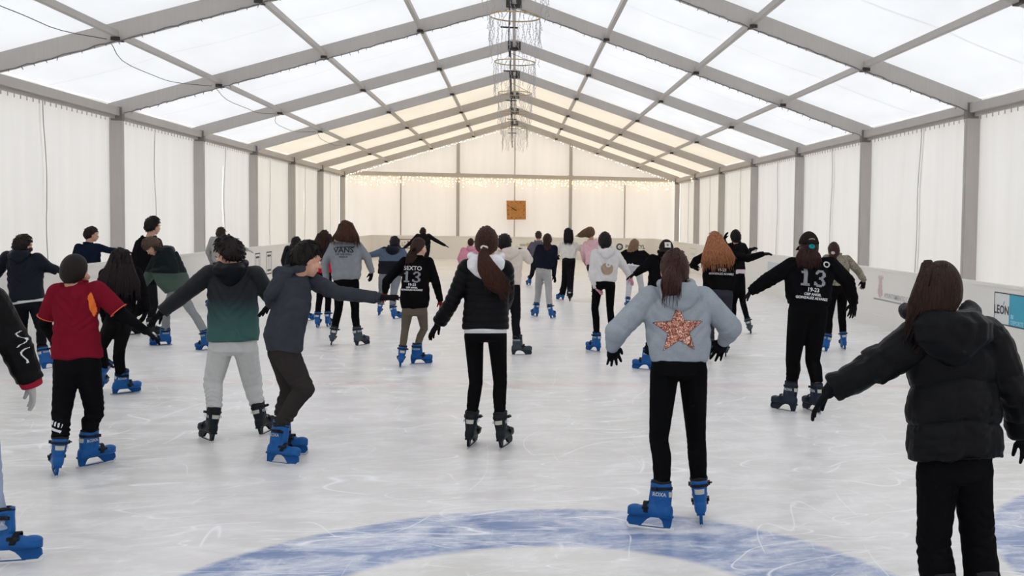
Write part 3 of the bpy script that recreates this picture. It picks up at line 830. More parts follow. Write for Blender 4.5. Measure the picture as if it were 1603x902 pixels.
def interp(x, xs, ys): return np.interp(x, xs, ys)
def sstep(a, b, x): t = np.clip((x-a)/(b-a), 0, 1); return t*t*(3-2*t)
def hair_cap(c, F, U, R, s, kind, seed, thick=.012, noise_amp=.06):
    n, m_ = 56, 40; vs, fs = [], []
    D = []
    for j in range(m_+1):
        t = math.pi*(.01+.98*j/m_)
        for i in range(n):
            a = 2*math.pi*i/n; D.append((math.sin(t)*math.cos(a), math.sin(t)*math.sin(a), math.cos(t)))
    D = np.array(D)
    if kind == 'long': lim = interp(D[:, 1], [-1, -.2, .1, .35, .6, 1], [-1.05, -1.05, -.95, -.5, .42, .52])
    elif kind == 'pulled': lim = interp(D[:, 1], [-1, -.6, -.2, .1, .5, 1], [-.80, -.72, -.2, .12, .5, .58])
    elif kind == 'cap': lim = interp(D[:, 1], [-1, 0, 1], [.02, .1, .28])
    elif kind == 'fringe': lim = interp(D[:, 1], [-1, -.5, -.1, .15, .5, 1], [-.82, -.74, -.45, -.1, .05, .12])
    else: lim = interp(D[:, 1], [-1, -.5, -.15, .08, .3, .5, 1], [-.82, -.74, -.5, -.12, .22, .38, .46])
    msk = sstep(lim-.05, lim+.05, D[:, 2])
    nz = vnoise(D, 3.2, seed)*.5+vnoise(D*np.array([1, 1, .45]), 8, seed+1)*.35+vnoise(D*np.array([1.5, 1, .3]), 18, seed+2)*.25
    fade = sstep(0, .55, D[:, 2]-lim)
    base = (1+thick/.09*(.15+.85*fade if kind in ('short', 'fringe') else (1 if kind != 'cap' else .8))+noise_amp*nz*(.25 if kind in ('cap', 'pulled') else 1)*(.3+.7*fade))
    if kind in ('short', 'fringe'): base = base+.03*sstep(.1, .9, D[:, 2])
    r = .84*(1-msk)+msk*base
    low = sstep(-.3, -.8, D[:, 2])
    A = np.array([.077, .096, .113])*s
    P = c+(D[:, 0:1]*A[0]*(1-.12*low[:, None]))*R*r[:, None]+(D[:, 1:2]*A[1])*F*r[:, None]+(D[:, 2:3]*A[2])*U*r[:, None]
    P = P - F*(.010*s)*msk[:, None]
    for j in range(m_):
        for i in range(n):
            i2 = (i+1) % n; fs.append((j*n+i, (j+1)*n+i, (j+1)*n+i2, j*n+i2))
    fs.append(tuple(range(n))); fs.append(tuple(m_*n+i for i in range(n))[::-1])
    mb = MB(); mb.add(P, fs)
    if kind in ('short', 'fringe', 'pulled', 'long') and noise_amp >= .03:
        rnd = random.Random(seed*7+1); cand = [q for q in range(len(P)) if msk[q] > .9 and D[q, 2]-lim[q] > .08]
        for q in rnd.sample(cand, min(len(cand), 170 if kind in ('short', 'fringe') else 60)):
            d = D[q]; o_ = nrm(R*d[0]+F*d[1]+U*d[2]); whorl = nrm(-F*.6+U*.8)
            tan = o_-whorl*1.0; tan = tan-o_*np.dot(tan, o_); tan = nrm(tan+R*rnd.uniform(-.35, .35)+F*rnd.uniform(-.2, .2))
            if kind in ('pulled', 'long'):
                g_ = (-F*.8-U*.35) if kind == 'pulled' else (-U*.9-F*.25); tan = nrm(g_-o_*np.dot(g_, o_))
            L = rnd.uniform(.022, .042)*s*(1 if kind != 'long' else 1.4); lift = rnd.uniform(.1, .5)*(1+thick*18)*.55*min(1.6, noise_amp/.07) if kind in ('short', 'fringe') else .03
            p0 = P[q]-o_*.004; rr = rnd.uniform(.0042, .0065)*s
            mb.tube([p0, p0+tan*L*.5+o_*(.004+L*lift*.35), p0+tan*L+o_*(L*lift*.45-.001)], [rr, rr*.85, .0008], 5)
    return mb
def tail(mb, pts, ws, ds, B, seed, taper=True, strands=9, sup=1.0):
    """hair mass along pts; ws half widths across B-perp, ds half depth along B"""
    pts = [np.array(p, float) for p in pts]; k = len(pts); N = max(18, k*6)
    T = np.linspace(0, k-1, N); n = 44; vs = []; B = nrm(B)
    pr = [np.array([np.interp(t, range(k), [p[a] for p in pts]) for a in range(3)]) for t in T]
    # smooth the centreline
    for _ in range(3): pr = [pr[0]]+[(pr[i-1]+2*pr[i]+pr[i+1])/4 for i in range(1, N-1)]+[pr[-1]]
    for j, t in enumerate(T):
        d = nrm(pr[min(j+1, N-1)]-pr[max(j-1, 0)]); X = nrm(np.cross(d, B)); Z = nrm(np.cross(X, d))
        w = np.interp(t, range(k), ws); dd = np.interp(t, range(k), ds)
        for i in range(n):
            a = 2*math.pi*i/n
            rip = 1+.055*math.sin(a*strands+3*math.sin(t*.9+seed)+seed)+.04*math.sin(a*(strands*2+1)+t*2+seed*2)+.03*math.sin(a*3+t*3+seed)
            e = 1.0 if j < N*.72 else max(.12, 1-((j-N*.72)/(N*.28))**1.6*.88)
            vs.append(pr[j]+X*w*.93*(.55+.45*e)*rip*math.cos(a)+Z*dd*.93*e*rip*math.sin(a))
    fs = []
    for j in range(N-1):
        for i in range(n): i2 = (i+1) % n; fs.append((j*n+i, j*n+i2, (j+1)*n+i2, (j+1)*n+i))
    fs.append(tuple(range(n))[::-1]); fs.append(tuple((N-1)*n+i for i in range(n)))
    mb.add(vs, fs)
    # separate locks at the lower part and edges
    rnd = random.Random(seed)
    L = np.linalg.norm(pr[-1]-pr[0])
    nl = 84 if max(ws) > .07 else 34
    for q in range(nl):
        j0 = rnd.randint(0, int(N*.5)); a = math.pi*(q+rnd.random())/nl*1.3-.15*math.pi; a = a if np.dot(np.cross(nrm(np.cross(pr[1]-pr[0], B)), pr[1]-pr[0]), [0, -1, 0]) > 0 else -a; j1 = N if rnd.random() < .55 else rnd.randint(int(N*.66), N)
        P = []; rr = []
        drift = rnd.uniform(-.12, .12)
        for j in range(j0, j1, 2):
            t = T[j]; d = nrm(pr[min(j+1, N-1)]-pr[max(j-1, 0)]); X = nrm(np.cross(d, B)); Z = nrm(np.cross(X, d))
            w = np.interp(t, range(k), ws); dd = np.interp(t, range(k), ds); u = (j-j0)/max(1, j1-1-j0)
            P.append(pr[j]+X*w*(1.0+drift*u)*math.cos(a)+Z*dd*(1.0+.1*u)*math.sin(a)); rr.append((.0082*(1-u*.7))*max(.5, min(1.35, w/.055)))
        ext = nrm(P[-1]-P[0])*rnd.uniform(.01, .08)
        P.append(P[-1]+ext); rr.append(.001)
        if len(P) > 2: mb.tube(P, rr, 6)

def text_on(me_bvh, org, U, V, N, vf, lift=.004):
    vs, fs = vf; out = []; bad = set(); dep = []
    for a in vs:
        p = org+U*a[0]+V*a[1]+N*.6
        hit = me_bvh.ray_cast(Vector(p), Vector(-N), 1.5)
        if hit[0] is None: bad.add(len(out)); out.append(org); dep.append(0); continue
        q = np.array(hit[0]); out.append(q+N*lift); dep.append(float((q-org)@N))
    fs = [f for f in fs if not any(i in bad for i in f) and max(dep[i] for i in f)-min(dep[i] for i in f) < .035]
    used = sorted({i for f in fs for i in f}); rm = {j: i for i, j in enumerate(used)}
    mb = MB(); mb.add([out[i] for i in used], [tuple(rm[i] for i in f) for f in fs]); return mb
def grid_shape(inside, x0, x1, y0, y1, st):
    nx, ny = int((x1-x0)/st)+1, int((y1-y0)/st)+1; idx = {}; vs = []; fs = []
    def vid(i, j):
        if (i, j) not in idx: idx[(i, j)] = len(vs); vs.append((x0+i*st, y0+j*st))
        return idx[(i, j)]
    for j in range(ny):
        for i in range(nx):
            if inside(x0+(i+.5)*st, y0+(j+.5)*st): fs.append((vid(i, j), vid(i+1, j), vid(i+1, j+1), vid(i, j+1)))
    return vs, fs
def in_poly(poly):
    def f(x, y):
        c = False; n = len(poly); j = n-1
        for i in range(n):
            xi, yi = poly[i]; xj, yj = poly[j]
            if (yi > y) != (yj > y) and x < (xj-xi)*(y-yi)/(yj-yi)+xi: c = not c
            j = i
        return c
    return f

PEOPLE_N = 0
def person(sp):
    global PEOPLE_N
    PEOPLE_N += 1; seed = PEOPLE_N
    f1, f2 = sp['feet']   # each: (x, y, heading[, dict])
    def footpos(f):
        ex = f[3] if len(f) > 3 else {}
        if 'Y' in ex: return at(f[0], f[1], ex['Y']), ex
        return gnd(f[0], f[1]), ex
    g1, e1 = footpos(f1); g2, e2 = footpos(f2)
    gl = [g for g, e in ((g1, e1), (g2, e2)) if 'Y' not in e]
    Y0 = sp.get('Y', float(np.mean([g[1] for g in gl])))
    base = np.array([np.mean([g[0] for g in gl]), Y0, 0.0])
    for q, (g, e) in enumerate(((g1, e1), (g2, e2))):
        if 'Y' in e and g[2] < 0: g[2] = 0.0
    s = sp.get('s', .95)
    vox = float(np.clip(Y0*.00085, .0055, .013))
    lean = sp.get('lean', .05); by = math.radians(sp.get('by', 0))
    P = thing('person', sp['label'], 'person', tuple(base))
    def L3(x, y, dz=0.0): return at(x, y, Y0+dz)-base
    # torso rows
    rows = []
    tor = sp['tor']; nt = len(tor)
    for i, r in enumerate(tor):
        if len(r) == 3: xa, ya, xb, yb = r[0], r[2], r[1], r[2]
        else: xa, ya, xb, yb = r
        dz = lean*(1-i/(nt-1.0)) if nt > 1 else 0
        a, b = L3(xa, ya, dz), L3(xb, yb, dz); rows.append(((a+b)/2, a, b))
    shp = sp['sh']; sL, sR = L3(shp[0], shp[1], lean), L3(shp[2], shp[3], lean)
    smid = (sL+sR)/2
    if 'sdz' in sp: sL = L3(shp[0], shp[1], lean+sp['sdz'][0]); sR = L3(shp[2], shp[3], lean+sp['sdz'][1])
    elif by:
        dx = (sR-sL)[0]/2; k = math.tan(max(-1.0, min(1.0, by))); sL = sL+np.array([0, dx*k, 0]); sR = sR-np.array([0, dx*k, 0])
    spine = nrm(smid-rows[-1][0])
    # frames per row
    k_ = sp.get('dk', .64)
    RW = []
    for c, a, b in rows:
        u = nrm(b-a); u = nrm(u-spine*np.dot(u, spine)); v = np.cross(u, spine)
        lat = nrm(u*math.cos(by)+v*math.sin(by)); fr = np.cross(spine, lat)
        w = np.linalg.norm(b-a)/2/math.sqrt(math.cos(by)**2+(k_*math.sin(by))**2)
        RW.append((c, lat, fr, w))
    lat0, fr0 = RW[0][1], RW[0][2]
    # head
    hx, hy = sp['ht']; hdz = lean*1.2+sp.get('hdz', 0)
    hyw = math.radians(sp.get('hy', 0)); hp = math.radians(sp.get('hp', 6)); hr = math.radians(sp.get('hr', 0))
    F = np.array([math.sin(hyw)*math.cos(hp), math.cos(hyw)*math.cos(hp), -math.sin(hp)])
    R_ = np.array([math.cos(hyw), -math.sin(hyw), 0]); U_ = np.cross(R_, F)
    R_, U_ = R_*math.cos(hr)+U_*math.sin(hr), U_*math.cos(hr)-R_*math.sin(hr)
    hs = sp.get('hs', .97)
    top = L3(hx, hy, hdz); th_ = .127*hs
    hc = top-np.array([0, 0, 1.0])*th_
    if 'hc' in sp: hc = L3(sp['hc'][0], sp['hc'][1], hdz)
    nb = smid+spine*.035*s+fr0*(-.0)
    nk = hc-U_*.075*hs-F*.022*hs
    sk = skin(*sp.get('skin', (206, 160, 136)))
    # arms
    ad = sp.get('ad', (.03, .1, .13, .03, .1, .13))
    aL, aR = sp['aL'], sp['aR']
    EL, WL, TL = [L3(p[0], p[1], lean+d) for p, d in zip(aL, ad[:3])]
    ER, WR, TR = [L3(p[0], p[1], lean+d) for p, d in zip(aR, ad[3:])]
    # hips and legs
    hipc, hlat, hfr, hw = RW[-1]
    hp_xy = sp.get('hip')
    hipj = L3(hp_xy[0], hp_xy[1], 0) if hp_xy else hipc-np.array([0, 0, .05])
    hw_ = sp.get('hipw', hw*.92)
    lw = sp.get('lw', (.075, .053, .043))
    hl = nrm(np.array([hlat[0], hlat[1], 0]))
    HL = hipj-hl*(hw_-lw[0]*1.05); HRj = hipj+hl*(hw_-lw[0]*1.05)
    sd = sp.get('skate', 'blue'); lend = sp.get('lend', .2)
    legs = []
    for (Hj, kn, g, fo, ex, kd) in ((HL, sp['kL'], g1-base, f1, e1, sp.get('kdL', .06)), (HRj, sp['kR'], g2-base, f2, e2, sp.get('kdR', .06))):
        fd = (g[1]+0)  # knee depth halfway between hip and foot plus forward bend
        K = at(kn[0], kn[1], Y0+fd*.5+kd)-base
        an, cu, ff, uu = add_skate(P, ex.get('c', sd), g, K-g, fo[2], ex.get('pitch', 0), .92*s+.06)
        legs.append((Hj, K, an, cu, g, ff, uu))
    # ---------------- body (one continuous figure)
    mb = MB()
    A = hs
    mb.ell(hc+U_*.012*A-F*.008*A, R_*.073*A, F*.09*A, U_*.1*A, 20, 14)
    mb.loft([hc-U_*.03*A+F*.02*A, hc-U_*.06*A+F*.028*A, hc-U_*.09*A+F*.035*A, hc-U_*.112*A+F*.045*A], [R_*w*A for w in (.066, .06, .046, .025)], [F*w*A for w in (.066, .058, .045, .026)], 18)
    mb.cone(hc+F*.083*A+U_*.0*A, hc+F*.101*A-U_*.032*A, .008*A, .0125*A, 10)
    mb.ell(hc+F*.085*A-U_*.06*A, R_*.022*A, F*.009*A, U_*.009*A, 10, 6)
    mb.ell(hc+F*.083*A+U_*.022*A, R_*.045*A, F*.01*A, U_*.008*A, 10, 6)
    for sg in (-1, 1):
        mb.ell(hc+R_*sg*.074*A-F*.006*A-U_*.015*A, R_*.009*A, F*.018*A, U_*.03*A, 12, 8)
        mb.ell(hc+R_*sg*.045*A+F*.062*A-U_*.03*A, R_*.022*A, F*.02*A, U_*.022*A, 10, 6)
    mb.cone(nk, nb-spine*.05, .052*A, .056*s)
    mb.loft([RW[-1][0]-spine*.06]+[r[0] for r in RW[::-1]]+[smid-spine*.0, nb], [RW[-1][1]*.45*RW[-1][3]]+[r[1]*r[3]*.68 for r in RW[::-1]]+[lat0*np.linalg.norm(sR-sL)*.3, lat0*.045],
            [RW[-1][2]*.3*RW[-1][3]]+[r[2]*r[3]*k_*.66 for r in RW[::-1]]+[fr0*.07*s, fr0*.05], 20)
    mb.cone(sL, EL, .042*s, .034*s); mb.cone(EL, WL, .034*s, .024*s); mb.cone(sR, ER, .042*s, .034*s); mb.cone(ER, WR, .034*s, .024*s)
    for sj in (sL, sR): mb.cone(nb-spine*.03, sj-spine*.015, .032*s, .034*s)
    hands = []
    for W_, T_, E_, sg, key in ((WL, TL, EL, 1, 'L'), (WR, TR, ER, -1, 'R')):
        D = nrm(T_-W_)
        Lx = np.array([sg*.55, .75, .25]) if 'hx' not in sp else np.array(sp['hx'], float)*[sg, 1, 1]
        Nn = np.array([sg*.8, .5, -.5])
        hands.append((W_, D, Nn, Lx))
        hand(mb, W_, D, Nn, Lx, s*.94, .78 if sp.get('gl', 1) else .95, sp.get('curl', .35), sp.get('spread', .3))
    for Hj, K, an, cu, g, ff, uu in legs:
        mb.cone(Hj, K, lw[0]*.72, lw[1]*.7); mb.cone(K, K+(g+uu*lend*s-ff*.022-K)*.9, lw[1]*.66, .034); mb.cone(K+(g+uu*lend*s-ff*.022-K)*.9, an, .034, .03)
        mb.cone(an-uu*.01, g+ff*.1+uu*.1, .03, .022)
    body = remesh(mb, min(vox*.85, .008) if sp.get('face') else vox, 2)
    body.materials.append(sk)
    body.name = 'body'; bo = obj('body', body, P)
    if sp.get('face'):
        wm = plain('eye white', 232, 228, 224, .3); im = plain('dark iris', 34, 22, 16, .25); br = plain('dark brow', 34, 26, 22, .8); lp = plain('lip', 168, 96, 88, .5)
        for sg in (-1, 1):
            mb = MB(); c = hc+F*.078*A+R_*sg*.031*A-U_*.003*A; mb.ell(c, R_*.0135*A, F*.01*A, U_*.0085*A, 12, 8)
            mb.cur = 1; mb.ell(c+F*.0075*A, R_*.0062*A, F*.004*A, U_*.0062*A, 10, 6)
            build('eye', mb, [wm, im], bo, True)
            mb = MB(); mb.tube([hc+F*a*A+R_*sg*b*A+U_*c_*A for a, b, c_ in ((.092, .014, .018), (.089, .032, .023), (.078, .05, .017))], [.003, .004, .002], 6); build('eyebrow', mb, br, bo)
        mb = MB(); mb.ell(hc+F*.092*A-U_*.057*A, R_*.02*A, F*.005*A, U_*.004*A, 12, 6); mb.ell(hc+F*.091*A-U_*.065*A, R_*.017*A, F*.006*A, U_*.005*A, 12, 6); build('lips', mb, lp, bo, True)
    # ---------------- top garment
    tt = sp['top']; col = tt.get('c'); kind = tt.get('k', 'hoodie')
    mat = (tt['mat'] if 'mat' in tt else (shell(*col) if kind in ('puffer', 'thinpuffer', 'coat') else fabric(*col, .9, .3 if kind == 'fleece' else .06, 90.0 if kind == 'fleece' else 260.0)))
    ar = tt.get('ar', {'hoodie': (.066, .056, .043), 'puffer': (.088, .078, .06), 'thinpuffer': (.066, .056, .05), 'coat': (.075, .066, .055), 'tshirt': (.068, .06, .05), 'fleece': (.066, .06, .046)}[kind])
    ar = [a*s for a in ar]
    mb = MB()
    cs = [r[0] for r in RW[::-1]]; As = [r[1]*r[3] for r in RW[::-1]]; Bs = [r[2]*r[3]*k_ for r in RW[::-1]]
    if kind in ('hoodie',) and sp.get('rib', True):    # ribbed waistband tucked in
        cs = [cs[0]-spine*.0, cs[0]+spine*.05]+cs[1:]; As = [As[0]*.93, As[0]*1.03]+As[1:]; Bs = [Bs[0]*.93, Bs[0]*1.03]+Bs[1:]
    sw = np.linalg.norm((sR-sL)-fr0*np.dot(sR-sL, fr0)*0)/2
    cs += [smid-spine*.045*s, smid+spine*.01*s, smid+spine*.045*s, nb+spine*.035*s]
    As += [lat0*max(sw*1.0, RW[0][3]*.9), lat0*sw*.8, lat0*sw*.5, lat0*.066*s]
    Bs += [fr0*.105*s*(1.15 if kind == 'puffer' else 1), fr0*.09*s, fr0*.072*s, fr0*.062*s]
    mb.loft(cs, As, Bs, 28, .9)
    arms = [(sL, EL, WL), (sR, ER, WR)]
    for (S_, E_, W_) in arms:
        mb.cone(nb-spine*.045*s, S_, .055*s, ar[0]*.95); 
        if kind == 'tshirt':
            q = S_+(E_-S_)*.82; mb.cone(S_, S_+(q-S_)*.98, ar[0], ar[1]*1.05, caps=False); mb.ball(S_, ar[0])
        else:
            we = W_-nrm(W_-E_)*.012
            mb.cone(S_, E_, ar[0], ar[1]); mb.cone(E_, we, ar[1], ar[2], caps=False)
            if kind == 'puffer': mb.cone(we-nrm(we-E_)*.03, we, ar[2]*1.0, ar[2]*.8, caps=False)
    fold = tt.get('fold', 1.0)
    segs = [(sL, EL), (EL, WL), (sR, ER), (ER, WR)]
    def disp(co, no):
        bd = np.full(len(co), 9.0); bt = np.zeros(len(co)); jn = np.zeros(len(co)); isarm = np.zeros(len(co), bool)
        for qi, (a, b) in enumerate(segs):
            ab = b-a; L = np.linalg.norm(ab)+1e-9; t = np.clip(((co-a)@ab)/L**2, 0, 1)
            d = np.linalg.norm(co-(a+t[:, None]*ab), axis=1); m_ = d < bd
            bd = np.where(m_, d, bd); bt = np.where(m_, t*L+(.3 if qi % 2 else 0), bt)
            jn = np.where(m_, np.exp(-((1-t)*L/.07)**2) if qi % 2 == 0 else np.exp(-(t*L/.07)**2)+.8*np.exp(-((1-t)*L/.09)**2), jn)
        ctr = smid; h = (co-RW[-1][0])@spine; lt = (co-ctr)@lat0
        armw = sstep(ar[0]*1.7, ar[0]*1.1, bd)*sstep(sw*.75, sw*1.05, np.abs(lt))
        nz = vnoise(co, 7, seed); nz2 = vnoise(co*np.array([1, 1, .6]), 16, seed+5)
        if kind == 'puffer':
            sp_ = .165; ph = (h+.17*np.abs(lt)+.02*nz-.01)/sp_; q = np.abs(np.sin(math.pi*ph)); d_t = .024*(q**.28)-.018
            sa = np.abs(np.sin(math.pi*(bt/.15)+1.2*nz)); d_a = .013*(sa**.35)-.008
            return (d_t*(1-armw)+d_a*armw)+.009*nz+.006*nz2*(1+jn)+.004*vnoise(co*np.array([1, 1, 1.6]), 28, seed+2)*(.5+jn)
        if kind == 'thinpuffer':
            q = np.abs(np.sin(math.pi*h/.052)); d_t = .008*(q**.5)-.004
            sa = np.abs(np.sin(math.pi*bt/.05)); d_a = .008*(sa**.5)-.004
            return (d_t*(1-armw)+d_a*armw)+.006*nz*fold
        fd = np.sin(2*math.pi*bt/.062+9*nz)*.45*(.5+nz2)+.75*nz2
        tors = .010*vnoise(co*np.array([1, 1, .45])+np.array([0, 0, .0]), 9, seed+3)+.004*np.sin(h*40+8*nz+lt*14)*sstep(.25, .0, h)
        # armpit drag lines
        drag = .006*np.sin((h*.9-np.abs(lt)*1.2)*75+4*nz)*sstep(.28, .12, np.abs(h-np.max(h)*.62))
        return fold*(armw*(.0022+.0055*jn)*fd+(1-armw)*(tors+drag*.6))
    jm = remesh(mb, vox*(1.0 if kind != 'puffer' else .9), 5, disp)
    jm.materials.append(mat)
    jn_ = tt.get('n', {'hoodie': 'hoodie', 'puffer': 'padded_jacket', 'thinpuffer': 'padded_jacket', 'coat': 'coat', 'tshirt': 't_shirt', 'fleece': 'fleece_jacket'}[kind])
    jo = obj(jn_, jm, P); 
    if 'l' in tt: jo['label'] = tt['l']
    # cuffs
    if kind in ('hoodie', 'fleece') or 'cuffc' in tt:
        for (S_, E_, W_) in arms:
            d = nrm(W_-E_); mb = MB(); mb.cone(W_-d*.03, W_+d*.022, ar[2]*.93, ar[2]*.8, 18, False)
            build('cuff', mb, fabric(*tt['cuffc']) if 'cuffc' in tt else mat, jo, True)
    if kind == 'tshirt':
        um = fabric(*tt.get('under', (14, 14, 17)))
        for (S_, E_, W_) in arms:
            mb = MB(); mb.cone(S_+(E_-S_)*.5, E_, .046*s, .043*s); mb.cone(E_, W_, .043*s, .03*s)
            o = obj('undershirt_sleeve', remesh(mb, vox*.8, 3, lambda co, no: .003*vnoise(co, 25, 3)), P); o.data.materials.append(um)
        tr = plain('orange trim', 226, 96, 66, .7)
        for (S_, E_, W_) in arms:
            q = S_+(E_-S_)*.8; d = nrm(E_-S_); h_ = nrm(np.cross(d, [0, 1, .2])); h2 = np.cross(d, h_); rr = ar[1]*1.07
            mb = MB(); mb.tube([q+(h_*math.cos(a)+h2*math.sin(a))*rr for a in np.linspace(0, 6.283, 25)], .0035, 6); build('sleeve_trim', mb, tr, jo)
    # hood
    if tt.get('hood', kind in ('hoodie', 'puffer', 'coat')):
        hm = tt.get('hoodmat', mat); big = tt.get('hoodsize', 1.0); hwf = tt.get('hoodw', 1.0)
        mb = MB(); k = s*big
        nb_ = nb+lat0*tt.get('hoodx', 0)+spine*tt.get('hoodup', 0)-fr0*tt.get('hoodup', 0)*.3; bc = nb_-fr0*.035*k+spine*.01*k
        mb.loft([bc-spine*.125*k-fr0*.055*k, bc-spine*.10*k-fr0*.06*k, bc-spine*.05*k-fr0*.06*k, bc+spine*.0*k-fr0*.045*k, bc+spine*.035*k-fr0*.02*k], [lat0*w*k*hwf for w in (.02, .06, .105, .112, .085)], [fr0*w*k for w in (.018, .035, .055, .07, .065)], 24)
        pts = []
        for a in np.linspace(-math.pi*.1, math.pi*1.1, 17):
            pts.append(nb_+spine*(.045-.035*math.cos(2*a)*0+.03*(-math.sin(a)))*k+lat0*math.cos(a)*.088*k*hwf-fr0*(math.sin(a)*.088+.0)*k)
        mb.tube(pts, .026*k, 10)
        def hd(co, no):
            q = (co-bc)@lat0; z = (co-bc)@spine; r = np.sqrt(q**2+(z+.01)**2)
            return .0035*np.sin(r*75+2*vnoise(co, 8, seed+9))+.006*vnoise(co, 12, seed)
        ho = remesh(mb, vox, 4, hd); ho.materials.append(hm); obj('hood', ho, jo)
    elif kind != 'tshirt' or True:
        mb = MB(); pts = [nb+spine*.035*s+(lat0*math.cos(a)+fr0*math.sin(a))*.063*s for a in np.linspace(0, 2*math.pi, 25)]
        mb.tube(pts, (.016 if kind != 'tshirt' else .008)*s, 8); build('collar', mb, tt.get('collarmat', mat), jo, True)
    # gloves
    gl = sp.get('gl', (22, 22, 26))
    if gl:
        gm = fabric(*gl)
        for (W_, D, Nn, Lx) in hands:
            mb = MB(); hand(mb, W_+D*.002, D, Nn, Lx, s*.95, 1.12, sp.get('curl', .35), sp.get('spread', .3))
            mb.cone(W_-D*.03, W_+D*.01, .031*s, .029*s, 14)
            g_ = remesh(mb, max(.0038, vox*.55), 1); g_.materials.append(gm); obj('glove', g_, P)
    # ---------------- trousers
    bt_ = sp['bot']; bk = bt_.get('k', 'leggings'); bm_ = fabric(*bt_['c'], .9, .04) if bk != 'leggings' else fabric(*bt_['c'], .75, .03)
    mb = MB(); wz = np.array([0, 0, 1.0])
    up_ = nrm(spine*.5+wz*.5)
    mb.loft([hipj-wz*(lw[0]*.62), hipj-wz*.02, hipj+up_*.05, hipc+spine*.06], [hl*hw_*.5, hl*hw_*.95, hl*hw_*.98, hlat*hw*.86], [np.cross(wz, hl)*q for q in (hw_*.38, hw_*.66, hw_*.64)]+[hfr*hw*k_*.82], 26, .9)
    r0, r1, r2 = lw
    for qi, (Hj, K, an, cu, g, ff, uu) in enumerate(legs):
        end = g+uu*lend*s-ff*.022
        calf = K+(end-K)*.35
        mb.cone(Hj, Hj+(K-Hj)*.42, r0*1.1, r0*.95); mb.cone(Hj+(K-Hj)*.42, K, r0*.95, r1)
        mb.cone(K, calf-ff*.012, r1, r1*1.0 if bk == 'leggings' else (r1+r2)/2*1.02); mb.cone(calf-ff*.012, end, r1 if bk == 'leggings' else (r1+r2)/2, r2, caps=False)
    ff_ = {'leggings': .35, 'joggers': 1.0, 'baggy': 1.3, 'jeans': .9}[bk]
    def dleg(co, no):
        out = np.zeros(len(co)); bd = np.full(len(co), 9.0)
        for (Hj, K, an, cu, g, ff, uu) in legs:
            for a, b, q in ((Hj, K, 0), (K, g+uu*lend*s, 1)):
                ab = b-a; L = np.linalg.norm(ab); t = np.clip(((co-a)@ab)/L**2, 0, 1); d = np.linalg.norm(co-(a+t[:, None]*ab), axis=1)
                sd_ = (1-t)*L
                amp = (.0015+.003*np.exp(-((sd_)/.08)**2)) if q == 0 else (.0012+.003*np.exp(-(t*L/.07)**2)+.006*np.exp(-(sd_/.10)**2))
                v = amp*(np.sin(2*math.pi*sd_/.055+10*vnoise(co, 7, seed+q)+((co-a)@nrm([1, .4, 0]))*22)*(.55+.6*vnoise(co, 9, seed+q+4))+.6*vnoise(co*np.array([1, 1, 2.0]), 20, seed))
                m_ = d < bd; bd = np.where(m_, d, bd); out = np.where(m_, v, out)
        return ff_*(out+.005*vnoise(co*np.array([1, 1, .4]), 11, seed+7))
    tm = remesh(mb, vox, 4, dleg); tm.materials.append(bm_)
    to = obj({'leggings': 'leggings', 'joggers': 'jogging_trousers', 'baggy': 'trousers', 'jeans': 'jeans'}[bk], tm, P)
    if 'under' in sp:    # shirt hem showing below the jacket
        mb = MB(); c, lt_, fr_, w = RW[-1]
        mb.loft([c-spine*.028, c+spine*.03], [lt_*w*.93, lt_*w*.93], [fr_*w*k_*.93]*2, 32, .9)
        build('shirt_hem', mb, fabric(*sp['under']), P, True)
    # ---------------- hair
    hk = sp['hair']; hm = hair_mat(*hk['c'], *hk.get('c2', tuple(int(v*1.45+6) for v in hk['c'])))
    ck = hk.get('k', 'short')
    mb = hair_cap(hc, F, U_, R_, hs, {'short': 'short', 'long': 'long', 'pony': 'pulled', 'bun': 'pulled', 'cap': 'pulled', 'fringe': 'fringe'}[ck], seed, hk.get('t', .012), hk.get('n', .07))
    if ck == 'bun': mb.ell(hc-F*.1*hs+U_*hk.get('bz', .03), R_*.036, F*.03, U_*.036, 16, 10)
    if 'path' in hk:
        bo_ = -fr0*hk.get('off', .05)
        pts = [L3(x, y, hdz+hk.get('d0', -.085)+(dzz if dzz is not None else 0)) for x, y, w, dzz in hk['path']]
        ws = [w*(Y0/FPX) for x, y, w, dzz in hk['path']]
        dk = hk.get('dk', .45)
        tail(mb, pts, ws, [max(.012, w*dk) for w in ws], np.array([0, -1.0, .15]), seed)
    ho = build('hair', mb, hm, P, True)
    if ck == 'pony' and hk.get('tie'):
        p = L3(hk['path'][0][0], hk['path'][0][1], hdz-.118*hs+hk.get('tz', 0)); m2 = MB()
        m2.tube([p+(R_*math.cos(a)+nrm(U_+F*.3)*math.sin(a)*.6)*.02 for a in np.linspace(0, 6.283, 17)], .0105, 8); build('hair_tie', m2, fabric(*hk['tie']), ho, True)
    if 'cap' in hk:
        cc = hk['cap']; cm = fabric(*cc['c']); m2 = hair_cap(hc+U_*.004, F, U_, R_, hs*1.05, 'cap', seed, .014, .0)
        co_ = build('cap', m2, cm, P, True)
        sgn = -1 if cc.get('back') else 1
        m2 = MB(); n = 14; vs = []
        for j in range(6):
            for i in range(n+1):
                a = math.radians(-60+120*i/n); r = 1+.16*j
                vs.append(hc+U_*(.012-.006*j+.004*math.cos(a*2))*hs+R_*math.sin(a)*.09*hs*(1+.04*j)+F*sgn*(math.cos(a)*.1+j*.013*math.cos(a))*hs)
        k0 = len(vs); vs += [v-U_*.005 for v in vs]
        fs = []
        for j in range(5):
            for i in range(n):
                a = j*(n+1)+i; b = a+n+1; fs.append((a, a+1, b+1, b)); fs.append((k0+a, k0+b, k0+b+1, k0+a+1))
        for i in range(n): a = 5*(n+1)+i; fs.append((a, a+1, k0+a+1, k0+a))
